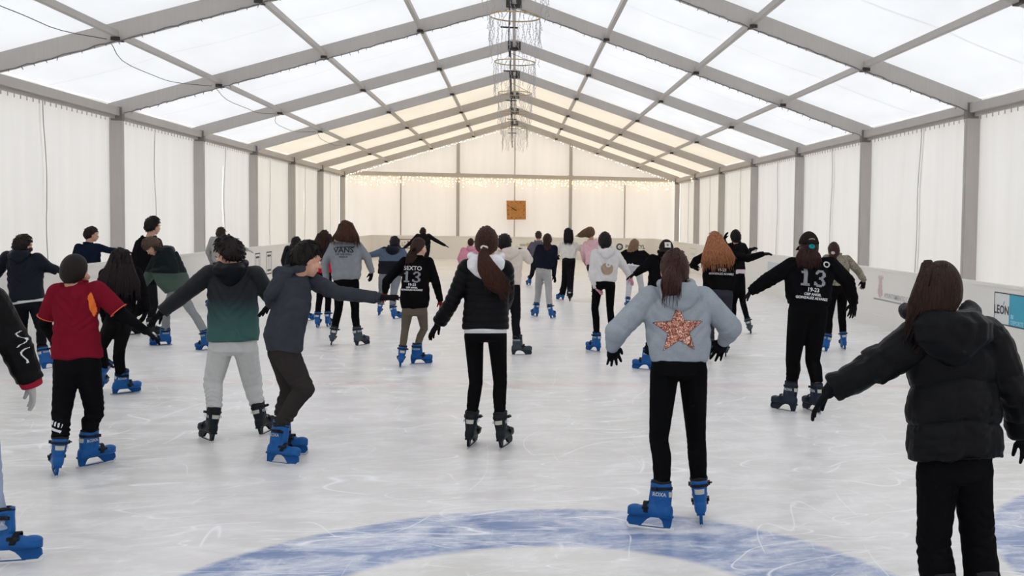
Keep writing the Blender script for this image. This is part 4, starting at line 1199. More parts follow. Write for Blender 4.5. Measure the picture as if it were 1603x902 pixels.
        m2.add(vs, fs); build('cap_brim', m2, cm, co_, True)
        m2 = MB(); m2.ball(hc+U_*.128*hs-F*.01, .007); build('cap_button', m2, cm, co_)
        if cc.get('strap'):
            m2 = MB(); m2.tube([hc-F*(.112*hs)*math.cos(a)+R_*math.sin(a)*.08+U_*(.03+.035*math.cos(a*2.2)) for a in np.linspace(-.42, .42, 9)], .006, 6); build('cap_strap', m2, fabric(*cc['strap']), co_)
        if cc.get('patch'):
            o0 = hc+U_*.055-F*.4; bv = BVHTree.FromObject(co_, C.evaluated_depsgraph_get())
            m2 = text_on(bv, hc+U_*.058, R_, U_, -F, grid_shape(lambda x, y: True, -.032, .032, -.03, .03, .008), .004)
            pt = build('cap_patch', m2, fabric(216, 212, 206), co_, fix=False)
            m2 = text_on(bv, hc+U_*.058, R_, U_, -F, grid_shape(lambda x, y: abs(x) < .012 and (abs(y) < .003 or abs(y-.009) < .003 or abs(y+.009) < .003), -.014, .014, -.014, .014, .003), .006)
            build('patch_emblem', m2, fabric(60, 56, 56), co_, fix=False)
    # ---------------- back prints
    if 'print' in sp:
        bv = BVHTree.FromPolygons([tuple(v.co) for v in jm.vertices], [tuple(p.vertices) for p in jm.polygons])
        for pr in sp['print']:
            px, py = pr['at']; og = L3(px, py, lean)
            Nn = -fr0; m2 = text_on(bv, og, lat0, nrm(np.cross(fr0, -lat0)) if False else spine, Nn, pr['vf'], pr.get('lift', .005))
            o = build(pr.get('n', 'print'), m2, pr['mat'], jo, fix=False)
            if 'l' in pr: o['label'] = pr['l']
    return P, dict(hc=hc, nb=nb, jo=jo, lat=lat0, fr=fr0, spine=spine, RW=RW, L3=L3, lean=lean, legs=legs, to=to)
# ------------------------------------------------------------------ prints
PW = plain('white print', 218, 218, 222, .7); PG = plain('grey print', 150, 150, 158, .7); PK = plain('black print', 34, 36, 40, .7); PTAN = plain('tan patch', 172, 150, 130, .9)
def seqmat():
    t = NT('copper sequins'); o = t.n('ShaderNodeTexCoord').outputs['Object']
    v = t.n('ShaderNodeTexVoronoi'); v.inputs['Scale'].default_value = 170; t.l(o, v.inputs['Vector'])
    sc = t.n('ShaderNodeSeparateColor'); t.l(v.outputs['Color'], sc.inputs[0])
    big = t.noise(o, 9, 3)
    f = t.math('ADD', t.math('MULTIPLY', sc.outputs[0], .75), t.math('MULTIPLY', big, .5))
    col = t.ramp(f, [(.2, srgb(84, 42, 34)), (.5, srgb(142, 76, 60)), (.75, srgb(186, 116, 94)), (.97, srgb(232, 200, 184))])
    return t.done(t.bsdf(col, .35, .35, .5))
SEQ = seqmat()
star = []
for i in range(10):
    a = math.pi/2+i*math.pi/5; r = .146 if i % 2 == 0 else .062
    star.append((r*math.cos(a)*1.0, r*math.sin(a)*.95))
STARV = grid_shape(in_poly(star), -.16, .16, -.16, .16, .0035)
EDGE = grid_shape(lambda x, y: in_poly([(a*1.05, b*1.05) for a, b in star])(x, y) and not in_poly([(a*.98, b*.98) for a, b in star])(x, y), -.16, .16, -.16, .16, .003)
def bitmap(rows, cw, gap=.15):
    vs, fs = [], []; h = len(rows); w = max(len(r) for r in rows)
    for j, r in enumerate(rows):
        for i, ch in enumerate(r):
            if ch == '#':
                x = (i-w/2)*cw; y = (h/2-j)*cw; k = len(vs)
                vs += [(x, y-cw), (x+cw, y-cw), (x+cw, y-cw*gap), (x, y-cw*gap)]; fs.append((k, k+1, k+2, k+3))
    return vs, fs
NUM13 = ["..###.........#####...", "..###........#######..", "#####.......###...###.", "#####.......##....###.", "..###.............###.", "..###............###..", "..###..........####...", "..###..........####...", "..###............###..",
         "..###.............###.", "..###......##.....###.", "..###......###....###.", "#######....#########..", "#######......#####...."]
def scale_vf(vf, k, dx=0, dy=0): return [(a[0]*k+dx, a[1]*k+dy) for a in vf[0]], vf[1]
def print13(x, y, w, top=True):
    # w: width of the number in metres
    cw = w/22; out = [dict(at=(x, y), vf=bitmap([r[:9]+'.'*12 for r in NUM13], cw), mat=PG, n='number_print', l='grey digit 1'), dict(at=(x, y), vf=bitmap(['.'*9+r[9:] for r in NUM13], cw), mat=PG, n='number_print', l='grey digit 3')]
    T = lambda s_, size, dy: scale_vf(text_mesh(s_, size, offset=.0012, sub=.012), 1, 0, dy)
    out.append(dict(at=(x, y), vf=T('19-23', w*.20, -w*.455), mat=PW))
    out.append(dict(at=(x, y), vf=T('CEIP ANGEL', w*.12, -w*.62), mat=PW))
    out.append(dict(at=(x, y), vf=T('GONZALEZ ALVAREZ', w*.125, -w*.755), mat=PW))
    if top: out.append(dict(at=(x, y), vf=T('SEXTO', w*.33, w*.49), mat=PW))
    return out
BLK = (12, 12, 14)
DKH = dict(c=(30, 20, 16)); 
def ombre():
    t = NT('ombre shell'); o = t.n('ShaderNodeTexCoord').outputs['Object']; sx = t.n('ShaderNodeSeparateXYZ'); t.l(o, sx.inputs[0])
    n = t.noise(o, 12, 3)
    f = t.mapr(t.math('ADD', sx.outputs[2], t.math('MULTIPLY', n, .04)), .88, 1.24)
    dx = t.math('ABSOLUTE', t.math('ADD', sx.outputs[0], .03)); f = t.math('MAXIMUM', f, t.mapr(dx, .235, .26))
    col = t.ramp(f, [(0, srgb(48, 88, 84)), (.25, srgb(42, 76, 76)), (.7, srgb(13, 22, 30)), (1, srgb(11, 16, 23))])
    return t.done(t.bsdf(col, .62, 0, .3, t.bump(t.noise(o, 20, 4), .5, .008)))
def banded(z1, z2, c1, c2, c3):
    t = NT('banded jacket'); o = t.n('ShaderNodeTexCoord').outputs['Object']; sx = t.n('ShaderNodeSeparateXYZ'); t.l(o, sx.inputs[0])
    a = t.math('GREATER_THAN', sx.outputs[2], z1); b = t.math('GREATER_THAN', sx.outputs[2], z2)
    return t.done(t.bsdf(t.mix(b, t.mix(a, srgb(*c1), srgb(*c2)), srgb(*c3)), .8, 0, .1, t.bump(t.noise(o, 20, 4), .5, .008)))
INFO = {}
# 1 cut off at the left edge
person(dict(label='person cut off by the left edge, black jacket, red cuff and pale grey glove', ht=(-48, 398), sh=(-82, 470, -14, 472), tor=[(-86, -10, 500), (-86, -8, 560), (-88, -4, 624)],
    aL=[(-120, 520), (-130, 580), (-130, 615)], aR=[(26, 545), (48, 598), (54, 640)], kL=(-70, 760), kR=(-20, 755), feet=((-70, 890, 20), (4, 883, 84)), ad=(.03, .1, .1, .03, .08, .1),
    s=1.0, lw=(.085, .065, .06), lend=.16, top=dict(k='coat', c=(9, 9, 11), ar=(.085, .075, .06), cuffc=(150, 34, 52)), bot=dict(k='jeans', c=(150, 164, 190)), gl=(178, 176, 176), print=[dict(at=(44, 545), vf=grid_shape(lambda x, y: abs(x-.25*y-.012*math.sin(y*70)) < .0026 and abs(y) < .075, -.05, .05, -.08, .08, .0025), mat=PW), dict(at=(38, 528), vf=grid_shape(lambda x, y: abs(x+.012*math.sin(y*90)) < .0024 and abs(y) < .05, -.03, .03, -.06, .06, .0025), mat=PW)], hair=dict(c=(40, 28, 22)), by=10))
# 2 navy hooded jacket, left
person(dict(label='person in navy hooded jacket with white shirt hem at the far left', ht=(37, 368), hy=30, sh=(12, 402, 58, 405), tor=[(13, 68, 420, )[:3], (13, 67, 445), (17, 71, 471)],
    aL=[(-6, 428), (-26, 446), (-36, 452)], aR=[(74, 418), (92, 424), (103, 428)], kL=(34, 520), kR=(66, 518), feet=((30, 574, -10), (78, 578, 25)), s=.96, lw=(.078, .056, .048),
    top=dict(k='coat', c=(18, 22, 33), hoodsize=1.05), under=(214, 214, 216), bot=dict(k='joggers', c=(22, 23, 28)), lend=.24, hair=dict(c=(26, 20, 20), t=.016)))
# 3 red shirt
p, i3 = person(dict(label='person in a dark red football t-shirt over black sleeves, striped trouser leg', ht=(117.5, 397), hy=8, sh=(90, 458, 152, 454), tor=[(82, 156, 474), (85, 154, 500), (83, 156, 530), (81, 161, 561)],
    aL=[(70, 507), (84, 532), (92, 545)], aR=[(194, 494), (226, 517), (243, 529)], ad=(.03, .22, .3, .02, .08, .1), kL=(96, 650), kR=(148, 648), feet=((86, 744, -28), (143, 730, 38)), s=.96, lw=(.078, .06, .052), lend=.26,
    top=dict(k='tshirt', c=(116, 20, 38)), bot=dict(k='joggers', c=(15, 15, 19)), hair=dict(c=(22, 17, 16), n=.015, t=.008), skin=(198, 150, 124), hs=1.0))
for (xa, xb, ya, yb, col, nm) in ((104, 113, 443, 448, (230, 110, 50), 'collar_mark'),):
    pass
bv = BVHTree.FromPolygons([tuple(v.co) for v in i3['jo'].data.vertices], [tuple(q.vertices) for q in i3['jo'].data.polygons])
og = i3['L3'](109, 446, i3['lean']); ORG = plain('orange panel', 232, 116, 44, .8)
build('orange_mark', text_on(bv, og, i3['lat'], i3['spine'], -i3['fr'], grid_shape(lambda x, y: abs(y-.15*x) < .006*(1-abs(x)/.035), -.035, .035, -.012, .012, .004), .004), ORG, i3['jo'], fix=False)
og = i3['L3'](150, 478, i3['lean'])
build('orange_panel', text_on(bv, og, i3['lat'], i3['spine'], -i3['fr'], grid_shape(lambda x, y: abs(y) < .085 and abs(x-.12*y*y/.007*.06+.1*y) < .016*math.sqrt(1-(y/.085)**2), -.05, .05, -.09, .09, .003), .004), ORG, i3['jo'], fix=False)
tb = BVHTree.FromPolygons([tuple(v.co) for v in i3['to'].data.vertices], [tuple(q.vertices) for q in i3['to'].data.polygons])
og = i3['L3'](94, 667, 0)
build('stripe_print', text_on(tb, og, i3['lat'], i3['spine'], -i3['fr'], grid_shape(lambda x, y: (abs(y+.35*x-.03) < .013 and (x < 0 or int((x+.2)/.012) % 2 == 0)) or abs(y+.35*x+.006) < .008, -.062, .062, -.06, .07, .004), .004), PW, i3['to'], fix=False)
# 4 navy sweatshirt boy by the left posts
person(dict(label='short-haired person in navy sweatshirt, arm out, before the left tent wall', ht=(143.5, 355), hy=55, face=1, sh=(123, 387, 153, 387), tor=[(118, 157, 396), (120, 157, 418), (121, 158, 445)],
    aL=[(115, 413), (128, 431), (144, 435)], aR=[(170, 392), (195, 394), (207, 396)], ad=(.05, .1, .12, .02, .04, .05), kL=(133, 478), kR=(150, 478), feet=((131, 512, 5), (150, 511, 10)), s=.94, lw=(.07, .056, .048),
    top=dict(k='hoodie', c=(18, 27, 44), hood=False), bot=dict(k='joggers', c=(30, 32, 40)), gl=(92, 28, 44), hair=dict(c=(30, 24, 22)), hs=.95))
# 5 long black hair, black clothes
person(dict(label='person with very long black hair, all in black, lifting one leg, behind the red shirt', ht=(189, 388), sh=(166, 430, 212, 428), tor=[(162, 215, 448), (162, 213, 470), (164, 212, 490)], aL=[(160, 465), (163, 492), (166, 505)],
    aR=[(224, 462), (229, 484), (224, 500)], ad=(.02, .1, .12, .0, .04, .05), kL=(157, 545), kR=(187, 545), feet=((148, 602, 10, dict(Y=10.3, pitch=30)), (191, 617, 55)), s=.95, lw=(.07, .052, .044), Y=9.75,
    top=dict(k='hoodie', c=(15, 14, 17), hood=False), bot=dict(k='leggings', c=BLK), hair=dict(c=(24, 18, 20), k='long', path=[(189, 394, 11, .02), (188, 415, 17, 0), (186, 440, 27, 0), (185, 460, 27, 0.0)], dk=.33, d0=-.1)))
# 6 tall black coat
person(dict(label='tall person with bushy black hair in a black hooded top near the left wall', ht=(240, 341), hy=40, face=1, sh=(219, 381, 246, 379), tor=[(210, 250, 395), (211, 249, 420), (213, 247, 446)], aL=[(208, 412), (213, 438), (218, 452)], aR=[(254, 405), (252, 425), (250, 438)],
    kL=(222, 478), kR=(240, 478), feet=((201, 525, 50), (240, 527, 15)), s=1.0, lw=(.08, .065, .055), top=dict(k='hoodie', c=(14, 14, 17)), bot=dict(k='baggy', c=(23, 23, 26)), skate='dark', lend=.2, hair=dict(c=(20, 16, 16), t=.024, n=.12)))
# 7 bowed person in green jacket
person(dict(label='bowed person with brown fringe in a sage green jacket and grey trousers', ht=(238, 370), hc=(238, 386), hy=-95, hp=48, face=1, sh=(250, 399, 262, 396), sdz=(.13, -.13), tor=[(241, 404, 276, 394), (239, 421, 285, 419), (248, 441, 293, 436), (262, 461, 296, 447)],
    aL=[(234, 430), (222, 449), (214, 460)], aR=[(272, 424), (250, 423), (236, 423)], ad=(.16, .2, .2, -.22, -.22, -.22), by=-70, lean=.0, dk=.8, kL=(258, 487), kR=(300, 487), feet=((256, 541, -112), (323, 549, -60, dict(pitch=12))), kdL=0, kdR=0,
    hip=(278, 458), hipw=.13, s=.97, lw=(.072, .055, .05), top=dict(k='coat', mat=banded(.5, 1.0, (72, 88, 80), (72, 88, 80), (20, 28, 30)), hood=True, hoodmat=shell(24, 32, 34)), bot=dict(k='joggers', c=(132, 136, 138)), lend=.24, hair=dict(c=(66, 52, 44), k='fringe', t=.02), hs=.95, gl=(36, 38, 40)))
# 8 ombre coat
person(dict(label='person in a hooded coat fading from navy to teal, pale grey joggers', ht=(357, 373), hy=-62, hp=24, face=1, sh=(328, 429, 400, 430), tor=[(325, 403, 452), (325, 403, 480), (324, 405, 508), (323, 406, 535)],
    aL=[(287, 462), (253, 489), (240, 502)], aR=[(420, 462), (436, 478), (444, 487)], ad=(.0, .02, .02, .1, .25, .3), kL=(333, 600), kR=(396, 602), feet=((325, 691, -38), (416, 680, 12)), s=.98, lw=(.088, .07, .055), skate='dark', lend=.26,
    top=dict(k='coat', mat=ombre(), hoodmat=shell(11, 16, 23), hoodsize=1.1), bot=dict(k='joggers', c=(196, 197, 196)), hair=dict(c=(26, 20, 20), t=.026, n=.12), hs=1.02))
# 9 grey hooded boy leaning
person(dict(label='person in charcoal hooded sweatshirt leaning forward, right arm stretched out', ht=(481, 378), hy=62, hp=14, face=1, sh=(442, 438, 478, 436), sdz=(-.08, .12), tor=[(430, 447, 486, 444), (427, 468, 487, 474), (418, 496, 481, 501), (411, 522, 477, 529), (414, 545, 474, 555)],
    aL=[(424, 460), (424, 476), (413, 488)], aR=[(530, 459), (592, 466), (620, 466)], ad=(-.1, .1, .15, .0, -.05, -.05), by=58, lean=.05, dk=.72, kL=(455, 612), kR=(477, 610), kdL=.1, kdR=-.02, feet=((444, 712, 98), (434, 727, 118)),
    hip=(444, 552), hipw=.13, s=1.0, lw=(.09, .068, .056), top=dict(k='hoodie', c=(56, 59, 66)), bot=dict(k='joggers', c=(50, 46, 46)), lend=.28, hair=dict(c=(20, 16, 15), t=.016, n=.035), skin=(214, 164, 140), hs=1.03, curl=.12, spread=.55))
# 10 grey sweatshirt, back left
person(dict(label='short-haired person in pale grey sweatshirt far back by the left wall', ht=(346, 356), sh=(333, 375, 356, 374), tor=[(331, 358, 383), (331, 357, 396), (332, 357, 412)], aL=[(326, 393), (330, 408), (332, 416)], aR=[(370, 385), (386, 391), (397, 395)],
    ad=(.03, .1, .13, 0, .02, .02), kL=(336, 443), kR=(350, 443), feet=((325, 481, -30), (352, 480, 10)), s=.95, lw=(.078, .06, .05), top=dict(k='hoodie', c=(158, 158, 156), hood=False), bot=dict(k='joggers', c=(60, 62, 70)), hair=dict(c=(40, 30, 26)), gl=(170, 168, 166)))
# 11 dark jacket
person(dict(label='small person in a dark jacket half hidden behind the leaning charcoal sweatshirt', ht=(464, 371), sh=(451, 390, 476, 390), tor=[(447, 479, 400), (446, 480, 415), (447, 479, 432)], aL=[(445, 408), (449, 424), (451, 432)], aR=[(484, 406), (488, 420), (490, 428)],
    kL=(456, 465), kR=(474, 465), feet=((458, 498, -5), (483, 503, 30)), s=.9, lw=(.075, .058, .05), top=dict(k='coat', c=(24, 26, 30)), bot=dict(k='joggers', c=(40, 40, 46)), hair=dict(c=(26, 20, 20)), hs=.93))
# 12 red top, long dark hair
person(dict(label='person with long dark wavy hair in a red top and black leggings', ht=(507.5, 360), sh=(496, 386, 520, 386), tor=[(494, 521, 395), (496, 520, 410), (496, 520, 428)], aL=[(491, 406), (496, 424), (497, 432)], aR=[(540, 402), (558, 412), (567, 422)],
    kL=(500, 470), kR=(514, 470), feet=((497, 513, 0), (514, 512, 4)), s=.95, lw=(.068, .05, .043), top=dict(k='hoodie', c=(192, 26, 52), hood=False), bot=dict(k='leggings', c=BLK), gl=(92, 24, 34), hair=dict(c=(34, 20, 18), k='long', path=[(508, 366, 9, .02), (507, 378, 13, 0), (505, 392, 16, 0), (503, 404, 12, 0)], dk=.45)))
# 13 VANS sweatshirt
VT = lambda s_, size, dy=0.0: scale_vf(text_mesh(s_, size, offset=.0022 if size > .05 else .0008, sub=.012), 1, 0, dy)
person(dict(label='person with long brown hair in a grey sweatshirt printed VANS and black leggings', ht=(541, 345), sh=(523, 385, 560, 385), tor=[(517, 566, 398), (518, 566, 412), (519, 565, 425), (520, 564, 438)], aL=[(508, 412), (511, 438), (514, 450)], aR=[(574, 402), (582, 425), (580, 440)],
    ad=(.03, .06, .08, .02, .05, .06), kL=(530, 484), kR=(556, 484), feet=((518, 541, -8), (565, 542, 35)), s=1.0, lw=(.078, .055, .046), skate='grey', lend=.24, top=dict(k='hoodie', c=(134, 138, 144), hood=False), bot=dict(k='leggings', c=BLK),
    print=[dict(at=(540, 393), vf=VT('VANS', .105), mat=PK, l='black VANS lettering'), dict(at=(541, 388), vf=grid_shape(lambda x, y: abs(y) < .006, -.12, .13, -.01, .01, .006), mat=PK), dict(at=(540, 399.5), vf=VT('OFF THE WALL', .032), mat=PK), dict(at=(540, 403.5), vf=VT('SINCE 66', .028), mat=PK)],
    hair=dict(c=(48, 30, 23), c2=(84, 54, 40), k='long', path=[(541, 350, 9, .02), (542, 361, 13, 0), (542, 369, 17, -.01), (541, 379, 19, -.02)], dk=.5)))
# 14 navy/blue padded jacket
person(dict(label='person in a black jacket with a slate blue band, grey trousers', ht=(618, 370), sh=(602, 392, 629, 394), tor=[(594, 632, 401), (592, 631, 416), (591, 630, 431)], aL=[(590, 397), (577, 400), (568, 401)], aR=[(640, 412), (643, 428), (644, 436)],
    kL=(598, 455), kR=(617, 456), feet=((593, 494, 0), (621, 500, 32)), s=.93, lw=(.085, .065, .055), lend=.24, top=dict(k='coat', mat=banded(1.0, 1.22, (26, 27, 32), (84, 98, 118), (24, 27, 38)), hoodmat=shell(24, 27, 38), hoodsize=1.15), bot=dict(k='joggers', c=(122, 126, 134)), hair=dict(c=(28, 24, 28))))
# 15 black 13 hoodie, khaki leggings
person(dict(label='person with ponytail in a black sweatshirt numbered 13 and khaki leggings', ht=(656, 372), hy=38, face=1, sh=(634, 410, 671, 410), tor=[(629, 673, 424), (628, 672, 445), (626, 673, 465), (627, 671, 483)], aL=[(605, 440), (603, 456), (600, 466)], aR=[(683, 445), (689, 469), (692, 486)],
    ad=(.02, .05, .06, .02, .06, .08), kL=(634, 516), kR=(664, 515), feet=((626, 575, -8), (655, 571, 84)), s=.95, lw=(.062, .045, .037), lend=.2, top=dict(k='hoodie', c=(12, 12, 14), hood=False), bot=dict(k='leggings', c=(94, 86, 76)), gl=(128, 30, 42),
    print=print13(647, 434, .205), hair=dict(c=(44, 30, 26), c2=(64, 46, 40), k='pony', path=[(648, 391, 5, 0), (644, 402, 7, 0), (640, 413, 5, 0)], tie=(30, 20, 20)), skin=(224, 176, 156)))
# 16 far black jumper arms out
person(dict(label='person in black jumper farthest back with both arms spread wide', ht=(662, 356.5), sh=(654, 369, 671, 369), tor=[(651, 674, 378), (652, 673, 390), (653, 672, 401)], aL=[(643, 380), (633, 388), (628, 391)], aR=[(683, 377), (696, 384), (704, 387.5)],
    ad=(0, 0, 0, 0, 0, 0), kL=(655, 420), kR=(668, 420), feet=((655, 441, -5), (669, 441, 5)), s=.97, lw=(.075, .055, .046), top=dict(k='hoodie', c=(26, 25, 27), hood=False), bot=dict(k='joggers', c=(26, 26, 30)), hair=dict(c=(34, 24, 20))))
# 17 pink hoodie
person(dict(label='small person with dark hair in a pink hooded sweatshirt far back left of centre', ht=(737, 373), sh=(725, 391, 750, 391), tor=[(720, 754, 398), (720, 754, 408), (721, 753, 418)], aL=[(719, 405), (722, 417), (726, 422)], aR=[(756, 405), (754, 417), (750, 422)],
    kL=(731, 438), kR=(744, 438), feet=((731, 457, 0), (744, 457, 0)), s=.92, lw=(.075, .055, .046), top=dict(k='hoodie', c=(206, 138, 158)), bot=dict(k='leggings', c=(40, 40, 48)), hair=dict(c=(44, 28, 24), k='bun'), hs=.9))
# 18 centre girl
person(dict(label='person with long ponytail, thin black quilted jacket and white hood, in the centre', ht=(762, 355), sh=(732, 418, 790, 420), tor=[(726, 798, 440), (727, 797, 465), (725, 796, 490), (724, 796, 516)], aL=[(706, 476), (687, 506), (673, 526)], aR=[(793, 464), (788, 480), (784, 490)],
    ad=(-.02, .05, .08, .12, .32, .4), kL=(745, 600), kR=(783, 600), feet=((737, 699, 12), (790, 701, 18)), s=1.03, lw=(.069, .053, .042), skate='dark', lend=.25, top=dict(k='thinpuffer', c=(10, 11, 16), hood=True, hoodmat=fabric(226, 226, 228), hoodsize=1.15, hoodw=1.1), under=(222, 222, 224), bot=dict(k='leggings', c=BLK),
    hair=dict(c=(34, 21, 18), c2=(76, 44, 32), k='pony', path=[(758, 388, 5, -.03), (757, 402, 8, -.11), (762, 420, 13, -.16), (776, 440, 15, -.15), (791, 456, 9, -.12)], tie=(226, 214, 206), t=.014), hs=1.04))
# 19 cream hoodie
person(dict(label='person with short black hair in a cream hooded sweatshirt, right elbow raised', ht=(790, 366.5), sh=(779, 398, 818, 397), tor=[(776, 818, 408), (778, 817, 425), (779, 816, 446)], aL=[(768, 418), (764, 434), (762, 444)], aR=[(828, 407), (822, 392), (808, 388)],
    ad=(.03, .1, .15, .02, .12, .14), kL=(788, 496), kR=(808, 494), feet=((776, 556, 0), (812, 557, 92)), s=.98, lw=(.075, .062, .055), skate='grey', lend=.22, top=dict(k='hoodie', c=(216, 204, 194)), bot=dict(k='baggy', c=(24, 24, 28)), hair=dict(c=(20, 16, 16), n=.04), hs=1.0))
# 20 grey blue hoodie behind
person(dict(label='person in a slate grey hooded top and black trousers behind the navy sweatshirt', ht=(843, 362), sh=(833, 382, 852, 382), tor=[(829, 855, 390), (829, 855, 400), (830, 854, 411)], aL=[(826, 393), (829, 404), (832, 410)], aR=[(858, 393), (858, 404), (856, 410)],
    kL=(833, 428), kR=(848, 429), feet=((828, 447, -25), (848, 450, 0)), s=.97, lw=(.075, .06, .052), top=dict(k='hoodie', c=(92, 90, 104)), bot=dict(k='joggers', c=(26, 26, 32)), hair=dict(c=(48, 34, 30))))
# 21 navy sweatshirt, grey joggers
person(dict(label='person with dark tail of hair in navy sweatshirt, light grey joggers and blue skates', ht=(857, 365.5), sh=(844, 388, 868, 389), tor=[(838, 871, 398), (837, 868, 410), (837, 864, 421)], aL=[(837, 408), (839, 420), (842, 425)], aR=[(868, 412), (867, 431), (871, 446)],
    ad=(.1, .2, .25, .02, .05, .06), kL=(843, 449), kR=(859, 450), feet=((838, 496, -25), (865, 499, 22)), s=.97, lw=(.082, .065, .052), lend=.25, top=dict(k='hoodie', c=(24, 26, 38), hood=False), bot=dict(k='joggers', c=(166, 164, 164)), hair=dict(c=(44, 28, 24), k='pony', path=[(857, 378, 4, 0), (857, 388, 5, 0), (858, 398, 3, 0)])))
# 22 white hoodie, black wide trousers
person(dict(label='person with black hair in a short white top and wide black trousers', ht=(890, 357), hr=5, sh=(880, 383, 901, 383), tor=[(877, 904, 389), (878, 903, 397), (879, 902, 405)], aL=[(874, 391), (872, 398), (873, 403)], aR=[(911, 392), (920, 402), (926, 410)],
    ad=(.05, .15, .18, .02, .04, .05), kL=(884, 438), kR=(893, 438), feet=((878, 470, -35), (892, 472, 8, dict(c='dark'))), s=.98, lw=(.085, .075, .07), lend=.12, top=dict(k='hoodie', c=(218, 214, 208), collarmat=fabric(22, 20, 22), hood=False), bot=dict(k='baggy', c=(24, 23, 27)),
    hair=dict(c=(20, 16, 18), k='long', n=.1, path=[(890, 360, 6, .03), (890, 368, 7, .02), (890, 376, 7, .03), (890, 380, 6, .03)], dk=.8)))
# 23 pink top, hair flying left
person(dict(label='person with brown hair blowing to the left in a pink top far back', ht=(925, 356), sh=(917, 382, 938, 382), tor=[(915, 941, 390), (916, 940, 402), (917, 940, 415)], aL=[(912, 395), (914, 408), (917, 414)], aR=[(943, 395), (942, 406), (940, 412)],
    kL=(929, 442), kR=(937, 442), feet=((930, 472, 0), (937, 472, 5)), s=.97, lw=(.07, .052, .044), top=dict(k='hoodie', c=(222, 180, 188)), bot=dict(k='leggings', c=(50, 46, 52)), gl=(206, 170, 176),
    hair=dict(c=(66, 46, 36), c2=(120, 90, 70), k='pony', path=[(924, 364, 9, .06), (916, 365, 6, .04), (909, 368, 4, .02), (905, 369, 2, 0)], n=.1, t=.02)))
# 24 white hoodie with bear patch
person(dict(label='person in a white hoodie with a tan patch on the back, pink glove', ht=(947, 364), sh=(932, 397, 964, 398), tor=[(926, 969, 408), (925, 967, 425), (926, 965, 442)], aL=[(927, 430), (932, 449), (946, 462)], aR=[(976, 416), (985, 432), (990, 442)],
    ad=(-.05, -.08, -.1, .03, .05, .06), kL=(931, 483), kR=(955, 485), feet=((931, 551, -40), (964, 551, 15)), s=.98, lw=(.066, .05, .042), lend=.2, top=dict(k='hoodie', c=(216, 213, 213), fold=1.2), bot=dict(k='leggings', c=BLK), gl=(206, 150, 160),
    print=[dict(at=(948, 421), vf=grid_shape(lambda x, y: (x-.01)**2+(y+.01)**2 < .0068 and y < .07-(x+.06)*.15 and x > -.075, -.09, .11, -.11, .09, .006), mat=PTAN, n='patch', l='tan rounded patch'),
           dict(at=(951, 416), vf=grid_shape(lambda x, y: x*x+y*y < .0011, -.04, .04, -.04, .04, .005), mat=PW, n='patch', lift=.009, l='white round eye'), dict(at=(951, 416), vf=grid_shape(lambda x, y: x*x+y*y < .00018, -.02, .02, -.02, .02, .004), mat=PG, n='patch', lift=.012)],
    hair=dict(c=(24, 18, 20), k='pony', path=[(947, 384, 5, -.0), (947, 390, 6.5, 0), (947, 397, 4, 0)], dk=.8, t=.02), hs=1.0))
# 25 black crop top, pale jeans, bending
person(dict(label='fair-haired person in black top and pale jeans bending before the far barrier', ht=(994, 374), hp=25, sh=(980, 395, 1007, 396), tor=[(975, 1012, 402), (977, 1009, 410), (979, 1006, 418)], aL=[(971, 400), (975, 410), (980, 416)], aR=[(1016, 403), (1012, 414), (1006, 420)], lean=.14,
    ad=(.05, .2, .25, .05, .2, .25), kL=(985, 447), kR=(1004, 447), feet=((980, 484, 0), (1003, 482, 5)), s=.93, lw=(.078, .062, .054), lend=.2, top=dict(k='hoodie', c=(14, 14, 17), hood=False), bot=dict(k='jeans', c=(190, 190, 196)), under=(210, 210, 214),
    hair=dict(c=(100, 76, 60), c2=(156, 124, 98), k='long', path=[(994, 378, 6, .05), (991, 388, 7, .03), (987, 396, 6, .02), (985, 402, 3, .02)], dk=.6), hs=.93))
# 26 cap
person(dict(label='person in dark cap with white patch and black top, behind the star hoodie', ht=(1043, 376), sh=(1022, 406, 1062, 406), tor=[(1016, 1064, 420), (1014, 1062, 445), (1014, 1060, 474)], aL=[(1008, 420), (996, 428), (988, 432)], aR=[(1072, 435), (1070, 458), (1066, 468)],
    ad=(.0, .05, .06, .1, .2, .25), kL=(1022, 522), kR=(1050, 522), feet=((1010, 580, -62), (1050, 583, 5)), s=.97, lw=(.078, .065, .058), lend=.2, top=dict(k='hoodie', c=(12, 12, 14)), bot=dict(k='baggy', c=(24, 24, 28)),
    hair=dict(c=(30, 22, 20), k='cap', cap=dict(c=(44, 38, 36), back=True, patch=True)), hs=.98))
# 27 star hoodie
person(dict(label='person in pale grey hoodie with copper sequin star on the back', ht=(1056, 389), sh=(1018, 466, 1101, 467), tor=[(1007, 1113, 490), (1010, 1111, 515), (1011, 1112, 540), (1016, 1109, 566)], aL=[(966, 518), (959, 541), (961, 561)], aR=[(1145, 514), (1134, 532), (1120, 556)],
    ad=(.0, .12, .16, .02, .10, .13), kL=(1031, 690), kR=(1090, 688), feet=((1026, 829, -64), (1098, 818, 10)), s=1.0, lw=(.078, .057, .047), lend=.24, top=dict(k='hoodie', c=(150, 158, 166), hoodsize=1.05, ar=(.072, .068, .048)), bot=dict(k='leggings', c=BLK), hipw=.163,
    print=[dict(at=(1056, 517), vf=STARV, mat=SEQ, n='sequin_star', l='copper sequin star', lift=.006), dict(at=(1056, 517), vf=EDGE, mat=plain('dark stitching', 60, 44, 42, .9), n='star_outline', lift=.004)],
    hair=dict(c=(40, 25, 22), c2=(74, 46, 40), k='pony', path=[(1055, 419, 9, -.01), (1053, 432, 14, -.05), (1050, 447, 15, -.09), (1051, 463, 12, -.1)], dk=.5, t=.012), hs=.98, skin=(196, 138, 124), hx=(.95, .3, 0), curl=.15, spread=.5))
